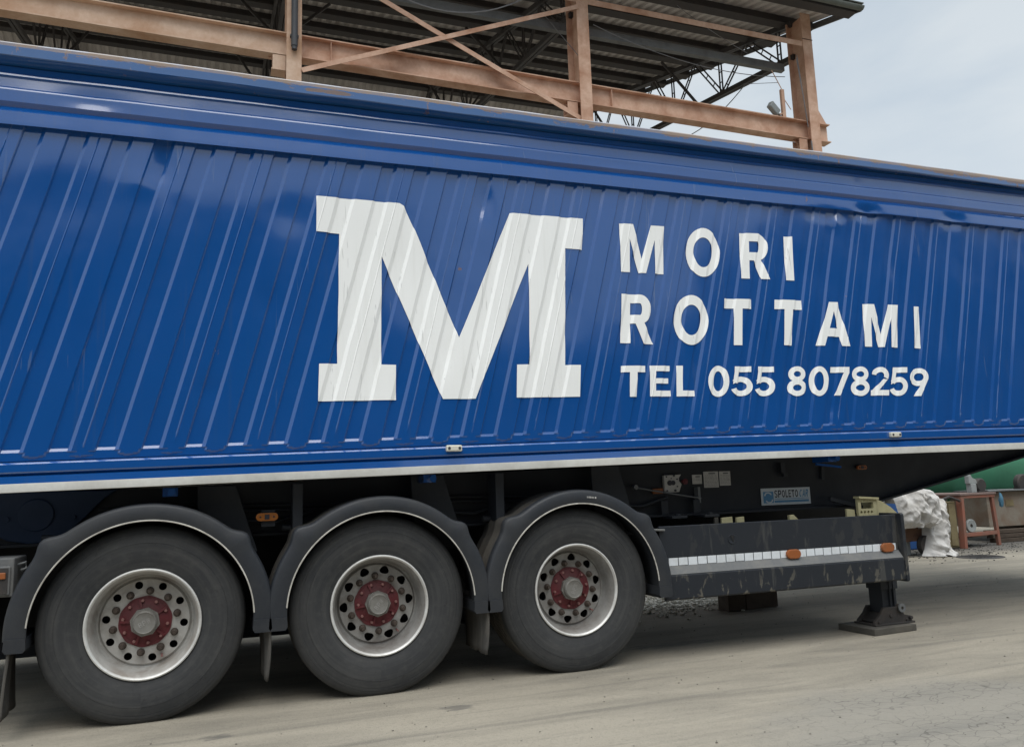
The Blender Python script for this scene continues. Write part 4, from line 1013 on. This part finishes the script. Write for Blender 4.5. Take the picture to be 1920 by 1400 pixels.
# portal links between trusses in the middle of the shed
for yy in (12.2, 16.9):
    for k in range(5):
        a, c_ = cxs[k+1], cxs[k]; zt, zb_ = roof_z(yy)-.2, chord(yy)
        for (p, q) in (((a, zb_), (a+1.1, zt)), ((c_, zb_), (c_-1.1, zt))): m = MB(); m.bar((p[0], yy, p[1]), (q[0], yy, q[1]), .05, .06); sp('knee_brace', m, 'steel_dark')
# pipe on the left column, wires
m = MB(); X = cxs[2]; m.tube([(X+.0, YB-.06, 11.0), (X+.0, YB-.06, 8.72)], .055, 14); m.tube([(X, YB-.06, 8.72), (X, YB-.06, 8.66)], .045, 14); m.box(X-.07, X+.07, YB-.07, YB, 8.90, 8.93); sp('drain_pipe', m, 'pipe')
def wire(pts, r_=.010, sag=0, n=16, name='cable'):
    a, c_ = Vector(pts[0]), Vector(pts[1]); P_ = []
    for k in range(n+1):
        t = k/n; p = a.lerp(c_, t); p.z -= sag*4*t*(1-t); P_.append(p)
    m = MB(); m.tube(P_, r_, 6); sp(name, m, 'wire')
wire([(1.8, 7.98, 10.9), (5.8, 7.98, 10.6)], .012, .85); wire([(-1.2, 8.6, 10.7), (2.8, 8.6, 10.85)], .010, .5)
wire([(6.3, 8.7, 10.7), (6.95, 8.0, 9.2)], .008, 0); wire([(7.2, 8.3, 10.4), (12.1, 8.6, 10.2)], .008, .28); wire([(9.2, 8.3, 11.2), (10.9, 8.3, 10.4)], .007, .05)
wire([(12.0, 8.05, 10.4), (12.13, 8.05, 8.75)], .010, .0); wire([(11.95, 8.02, 10.3), (12.1, 8.02, 8.9)], .007, .0); wire([(12.28, 10.2, 10.9), (12.3, 15.0, 11.5)], .012, .5)
wire([(12.12, 7.98, 8.4), (12.16, 7.98, 7.3)], .014, .02); wire([(11.5, 9.3, 10.3), (11.6, 8.25, 9.8)], .006, 0)
# lamp and its post on the beam
fl = thing('floodlight', (11.5, 8.2, 8.952), 'small grey floodlight tilted on top of the crane beam', 'floodlight')
FL = (11.5, 8.2, 8.952)
m = MB(); m.bar((11.22, 8.12, 9.19), (11.46, 8.18, 9.03), .15, .12, (0, 1, 0)); build('lamp_head', m, 'pale', fl, FL, bevel=.02)
m = MB(); m.bar((11.42, 8.17, 9.04), (11.52, 8.18, 8.953), .06, .03); build('bracket', m, 'steel_dark', fl, FL)
fp = MB(); fp.box(11.58, 11.66, 8.15, 8.21, 8.952, 9.60); fp.bar((11.40, 8.18, 8.975), (11.60, 8.18, 9.05), .05, .03); fp.bar((11.66, 8.18, 9.4), (11.80, 8.15, 9.15), .012, .012)
fp.tube([(11.62, 8.18, 9.62), (11.5, 8.3, 10.1)], .01, 6)
tag(build('lamp_post', fp, 'salmon', None, (11.62, 8.18, 8.952)), 'thin salmon post standing on the crane beam by the right column', 'post')

# ================================================================== WORK AREA AT THE RIGHT
# white sacks thrown over a rusty cart
def blob(c_, r_, seed, amp, n=40, flat=0):
    m = MB()
    vs = []; fs = []; nu, nv = n, n//2
    for j in range(nv+1):
        ph = math.pi*j/nv
        for i in range(nu):
            th = 2*math.pi*i/nu
            d = Vector((math.sin(ph)*math.cos(th), math.sin(ph)*math.sin(th), math.cos(ph)))
            w = noise.ridged_multi_fractal(d*1.6+Vector((seed, 0, 0)), 1.0, 2.1, 4, .9, 2.0)
            w2 = noise.noise(d*2.3+Vector((0, seed, 0)))
            k = 1+amp*(w-1.0)*.55+amp*w2*.9
            p = Vector((d.x*r_[0], d.y*r_[1], d.z*r_[2]))*k
            z = c_[2]+p.z
            vs.append((c_[0]+p.x, c_[1]+p.y, max(flat, z) if flat is not None else z))
    for j in range(nv):
        for i in range(nu): fs.append((j*nu+i, j*nu+(i+1) % nu, (j+1)*nu+(i+1) % nu, (j+1)*nu+i))
    m.add(vs, fs); return m
def drape(xl, xr, path, seed, nf, amp, n=110, k=100):
    # cloth hung over a support: path gives (t, y, z) stations from the back over the top down to the hem
    m = MB()
    def P(i, j):
        u = i/n; v = j/k; t = v*(len(path)-1); q = min(len(path)-2, int(t)); f = t-q
        y = path[q][0]+(path[q+1][0]-path[q][0])*f; z = path[q][1]+(path[q+1][1]-path[q][1])*f
        a_, b_ = xl(v), xr(v); x = a_+(b_-a_)*u
        fold = 1-abs(2*((u*nf+.55*v*nf*.35+.8*noise.noise(Vector((u*2.2, v*1.6, seed)))) % 1)-1)
        cr_ = abs(noise.noise(Vector((x*5.2+z*2.0, z*3.0, seed+4))))+.55*abs(noise.noise(Vector((x*9.5-z*3, z*6.5, seed+7))))
        w = .35+.65*v
        c3 = abs(noise.noise(Vector((x*14+z*5, z*7, seed+11))))
        d = amp*(fold-.5)*w-.20*(cr_-.25)-.035*(c3-.2)+.10*(noise.noise(Vector((x*1.9, z*2.1, seed+2))))
        edge = (1-(2*u-1)**6)
        y2 = y-d*edge-.10*(1-(2*u-1)**2)
        hem = .05*noise.noise(Vector((u*5, seed, 0)))*v
        return (x+.05*noise.noise(Vector((u*3, v*5, seed+9))), y2+.16*(1-edge), max(.012, z+hem+(.05*(cr_-.3) if v < .45 else 0)))
    m.grid(P, n+1, k+1); return m
m = drape(lambda v: 10.05+.02*math.sin(v*3)+.10*v*v, lambda v: 10.86+.04*math.sin(v*4)-.25*max(0, v-.7), [(5.05, .80), (5.0, .97), (4.86, 1.02), (4.70, .99), (4.58, .86), (4.52, .68), (4.56, .50), (4.66, .42)], 2.3, 3.3, .10)
q = drape(lambda v: 10.80-.40*v*v, lambda v: 11.14+.05*v-.30*v*v, [(5.0, .72), (4.92, .84), (4.78, .86), (4.68, .74), (4.62, .52), (4.56, .28), (4.50, .10), (4.44, .02)], 6.1, 2.6, .08)
m.add(q.v, q.f)
tag(build('white_sack', m, 'sack', None, (10.8, 4.7, 0), smooth=100), 'crumpled white woven sack draped over the rusty cart beside the red bench', 'sack')
ct = thing('rusty_cart', (10.75, 4.9, 0), 'rusty low cart with a small wheel under the white sack', 'cart'); CTL = (10.75, 4.9, 0)
m = MB(); m.box(10.12, 10.72, 4.75, 5.3, .22, .52); build('body', m, 'rust', ct, CTL, bevel=.01)
m = MB(); m.lathe([(.0, 4.66), (.06, 4.66), (.15, 4.65), (.155, 4.72), (.15, 4.74)], (10.62, 0, .158), 24); build('wheel', m, 'iron', ct, CTL)
m = MB(); m.bar((10.70, 4.72, .1), (10.70, 4.72, .62), .04, .05); build('leg', m, 'rust', ct, CTL)
m = MB(); m.bar((10.22, 4.8, .01), (10.22, 4.8, .3), .05, .05); build('leg', m, 'rust', ct, CTL)
m = MB(); m.box(10.36, 10.46, 4.85, 4.95, .01, .24); build('prop', m, 'pale', ct, CTL)
bn = thing('blue_bin', (10.9, 5.9, 0), 'blue plastic bin with pale rim behind the white sack', 'bin'); BL = (10.9, 5.9, 0)
m = MB(); m.prism([(11.0, 0.002), (11.45, .002), (11.50, 1.04), (10.65, 1.04), (10.67, .7), (10.9, .65)], 5.6, 6.2); build('tub', m, 'bin', bn, BL, bevel=.02)
m = MB(); m.box(10.98, 11.50, 5.56, 6.24, 1.042, 1.075); build('lid', m, 'whiteplain', bn, BL, bevel=.01)
m = MB(); m.box(10.40, 10.52, 5.5, 6.1, .002, 1.05); tag(build('steel_post', m, 'pale', None, (10.46, 5.8, 0), bevel=.01), 'pale upright panel edge left of the blue bin', 'post')
# olive cabinet
cb = thing('steel_cabinet', (11.9, 5.4, 0), 'olive brown cabinet with dirty door between the sack and the red bench', 'cabinet'); CBL = (11.9, 5.4, 0)
m = MB(); m.box(11.50, 11.93, 5.25, 5.75, .03, .78); build('case', m, 'olive', cb, CBL, bevel=.008)
m = MB(); m.box(11.53, 11.74, 5.235, 5.249, .06, .75); m.box(11.76, 11.90, 5.235, 5.249, .06, .75); build('door', m, 'olive', cb, CBL, bevel=.003)
m = MB(); m.tube([(11.55, 5.22, .80), (11.75, 5.2, .86), (11.95, 5.2, .80), (11.98, 5.2, .78)], .022, 8); build('hose', m, 'iron', cb, CBL)
# red workbench
wb = thing('workbench', (12.5, 5.7, 0), 'red steel workbench with splayed legs and a vice on top', 'workbench'); WL = (12.5, 5.7, 0)
A_ = R(8.8)
def wbm(m): return rotated(m, (12.05, 5.25), A_)
m = MB(); m.box(12.0, 13.02, 5.20, 6.25, .872, .905); build('top', wbm(m), 'benchtop', wb, WL, bevel=.004)
m = MB(); m.box(12.02, 13.0, 5.215, 5.235, .825, .871); m.box(12.02, 12.04, 5.236, 6.22, .825, .871); build('apron', wbm(m), 'redsteel', wb, WL)
for (x, y, dx_, dy_) in ((12.05, 5.25, -.04, 0), (12.95, 5.25, .06, 0), (12.05, 6.2, -.04, .05), (12.95, 6.2, .06, .05)):
    m = MB(); m.bar((x+dx_, y+dy_, 0.002), (x, y, .825), .10 if x < 12.5 else .05, .07); build('leg', wbm(m), 'redsteel', wb, WL, bevel=.004)
m = MB(); m.box(12.06, 12.98, 5.225, 5.275, .19, .25); build('cross_rail', wbm(m), 'redsteel', wb, WL, bevel=.003)
m = MB(); m.box(12.10, 12.90, 5.35, 6.15, .16, .19); build('shelf', wbm(m), 'rust', wb, WL)
m = MB(); m.box(12.06, 12.09, 5.5, 6.18, .05, .84); m.box(12.1, 12.9, 6.12, 6.14, .05, .84); build('sheet_panel', wbm(m), 'pale', wb, WL)
m = MB(); m.box(12.58, 12.70, 5.45, 5.56, .906, 1.06); m.prism([(12.55, 1.06), (12.74, 1.06), (12.72, 1.13), (12.64, 1.16), (12.60, 1.22), (12.55, 1.20)], 5.46, 5.55)
tag(build('bench_vice', m, 'pale', None, (12.64, 5.5, .906), bevel=.008), 'pale dusty vice bolted on the red workbench', 'vice')
m = MB(); m.lathe([(.0, 5.46), (.10, 5.46), (.12, 5.48), (.12, 5.56), (.0, 5.56)], (12.84, 0, 1.03), 24); m.box(12.74, 12.94, 5.45, 5.58, .906, .94)
tag(build('grinding_wheel', m, 'iron', None, (12.84, 5.5, .906), smooth=30), 'dark round grinding wheel beside the pale vice on the red bench', 'grinding wheel')
m = MB(); m.lathe([(.03, 5.30), (.10, 5.29), (.11, 5.30), (.11, 5.33), (.03, 5.33)], (12.30, 0, .36), 28); m.box(12.22, 12.42, 5.30, 5.42, .19, .25)
tag(build('spare_disc', m, 'pale', None, (12.30, 5.31, .19), smooth=30), 'pale round disc on the shelf of the red workbench', 'disc')
m = blob((13.05, 5.30, .76), (.045, .03, .12), 3.3, .4, 20, None); tag(build('blue_rag', m, 'glove', None, (13.05, 5.3, .64), smooth=60), 'blue rag hanging from the right corner of the red workbench', 'rag')
# second bench with steel top and stained boxes
sb = thing('steel_bench', (14.3, 6.3, 0), 'steel topped bench over stained boxes right of the red workbench', 'workbench'); SBL = (14.3, 6.3, 0)
m = MB(); m.box(13.45, 15.8, 5.85, 7.1, .90, .925); build('top', m, 'steel_grey', sb, SBL, bevel=.003)
m = MB(); m.box(13.5, 14.75, 5.95, 6.9, .26, .89); build('stained_box', m, 'rustbox', sb, SBL, bevel=.01)
m = MB(); m.bar((14.95, 5.9, .002), (14.72, 5.92, .89), .09, .07); build('leg', m, 'rust', sb, SBL)
m = MB(); m.bar((15.6, 5.9, .002), (15.55, 5.92, .89), .09, .07); build('leg', m, 'rust', sb, SBL)
m = MB(); m.bar((13.55, 6.95, .002), (13.55, 6.95, .26), .07, .07); build('leg', m, 'rust', sb, SBL)
m = MB(); m.box(14.8, 15.7, 6.0, 6.9, .10, .85); build('stained_box', m, 'rustbox', sb, SBL, bevel=.01)
m = MB(); m.box(13.95, 14.15, 5.94, 5.949, .62, .74); build('label_plate', m, 'olive', sb, SBL)
for i in range(3):
    m = MB(); m.box(13.35-.03*i, 14.72, 5.72+.03*i, 5.86+.03*i, .005+.075*i, .070+.075*i)
    tag(build('plank', m, 'wood', None, (14.0, 5.8, .005+.075*i), bevel=.004), ('brown plank lying on the ground before the stained boxes', 'middle plank of the three stacked before the stained boxes', 'topmost plank of the three before the stained boxes')[i], 'plank', 'planks under the steel bench')
m = MB(); m.lathe([(.0, 5.98), (.15, 5.98), (.17, 6.0), (.17, 6.08), (.0, 6.08)], (14.55, 0, 1.03), 24); m.box(14.4, 14.72, 5.97, 6.1, .927, .96)
tag(build('grinding_wheel', m, 'iron', None, (14.55, 6.0, .927), smooth=30), 'dark round grinding wheel on the steel topped bench at the right edge', 'grinding wheel')
m = MB(); m.tube([(14.62, 5.8, .93), (14.66, 5.8, 1.35)], .03, 10); m.box(14.58, 14.70, 5.76, 5.84, .927, .95)
tag(build('white_post', m, 'whiteplain', None, (14.62, 5.8, .93)), 'short white post on the steel bench at the right edge', 'post')
# green tank on saddles
tk = thing('green_tank', (15.5, 8.6, 0), 'long green cylindrical tank lying behind the workbenches', 'tank'); TKL = (15.5, 8.6, 0)
m = MB(); pts = []
tx = [11.7, 11.75, 11.9, 12.1, 19.4, 19.6, 19.75, 19.8]; tr2 = [.05, .35, .62, .72, .72, .62, .35, .05]
m.tube([(x, 7.2, 1.30) for x in tx], tr2, 40); build('shell', m, 'green', tk, TKL, smooth=40)
for X in (12.8, 16, 18.8):
    m = MB(); m.box(X, X+.25, 6.8, 7.6, .002, .66); build('saddle', m, 'rust', tk, TKL)
# drain cover and ground litter
m = MB(); m.lathe([(.0, 0), (.30, 0), (.33, -.004), (.34, -.010)], (0, 0, 0), 36)
m.v = [(10.95+x, 4.05+z*.9, .012+y) for x, y, z in m.v]
for k in range(7): m.box(10.72+.07*k, 10.75+.07*k, 3.86, 4.24, .010, .016)
tag(build('drain_cover', m, 'iron', None, (10.95, 4.05, 0)), 'round dark drain cover set in the yard near the sack', 'drain cover')
def litter(name, n, fx, smin, smax, mat):
    m = MB()
    for _ in range(n):
        x, y = fx(); s_ = random.uniform(smin, smax); a = random.random()*6.28
        vs = []
        for (i, j, k) in [(i, j, k) for k in (0, 1) for j in (-1, 1) for i in (-1, 1)]:
            ii, jj = i*s_*random.uniform(.6, 1.2), j*s_*random.uniform(.5, 1.0)
            vs.append((x+ii*math.cos(a)-jj*math.sin(a), y+ii*math.sin(a)+jj*math.cos(a), .001+k*s_*random.uniform(.5, 1.1)))
        m.add(vs, [(0, 2, 3, 1), (4, 5, 7, 6), (0, 1, 5, 4), (2, 6, 7, 3), (0, 4, 6, 2), (1, 3, 7, 5)])
    o = build(name, m, mat); tag(o, kind='stuff'); return o
litter('gravel', 1500, lambda: (random.uniform(3.0, 5.2), 2.05+random.gauss(.35, .28)), .006, .020, 'gravel')
litter('scrap_crumbs', 1100, lambda: (random.uniform(9.6, 16), 4.9+random.gauss(0, .6)), .003, .013, 'coal')
litter('yard_grit', 900, lambda: (random.uniform(-2, 9), random.uniform(-3.2, 2.5)), .0015, .005, 'grit')

# ================================================================== works building added unseen behind the camera, shaped for reflections in the paint
wh = thing('added_works_building', (6, -19, 0), 'long grey works building added unseen across the yard for reflections in the blue paint', 'building'); WHL = (6, -19, 0)
m = MB(); m.box(-13, 5.5, -26, -19, 0, 9.3); m.box(5.5, 24, -30, -22, 0, 7.2); m.box(24, 52, -32, -22.5, 0, 13); build('wall', m, 'shedwall', wh, WHL)
m = MB(); m.box(-13.3, 5.8, -26.3, -18.7, 9.3, 9.6); m.box(5.81, 23.9, -30.3, -21.7, 7.2, 7.5); m.box(23.91, 52.3, -32.3, -22.2, 13, 13.3); build('roof', m, 'steel_dark', wh, WHL)
for x in range(-11, 46, 7):
    y = -18.97 if x < 4 else (-21.97 if x < 20 else -22.47)
    m = MB(); m.box(x, x+3.6, y-.02, y+.02, .02, 4.2); build('door', m, 'steel_dark', wh, WHL)

# everything that stands on the yard sits at its level
for o in list(COL.objects):
    if o.parent is None and o.type in ('MESH', 'EMPTY') and o.name.split('.')[0] not in ('ground', 'semi_trailer', 'open_shed', 'support_board', 'plastic_casing', 'plastic_scrap', 'floodlight', 'lamp_post'):
        o.location.z += GZ
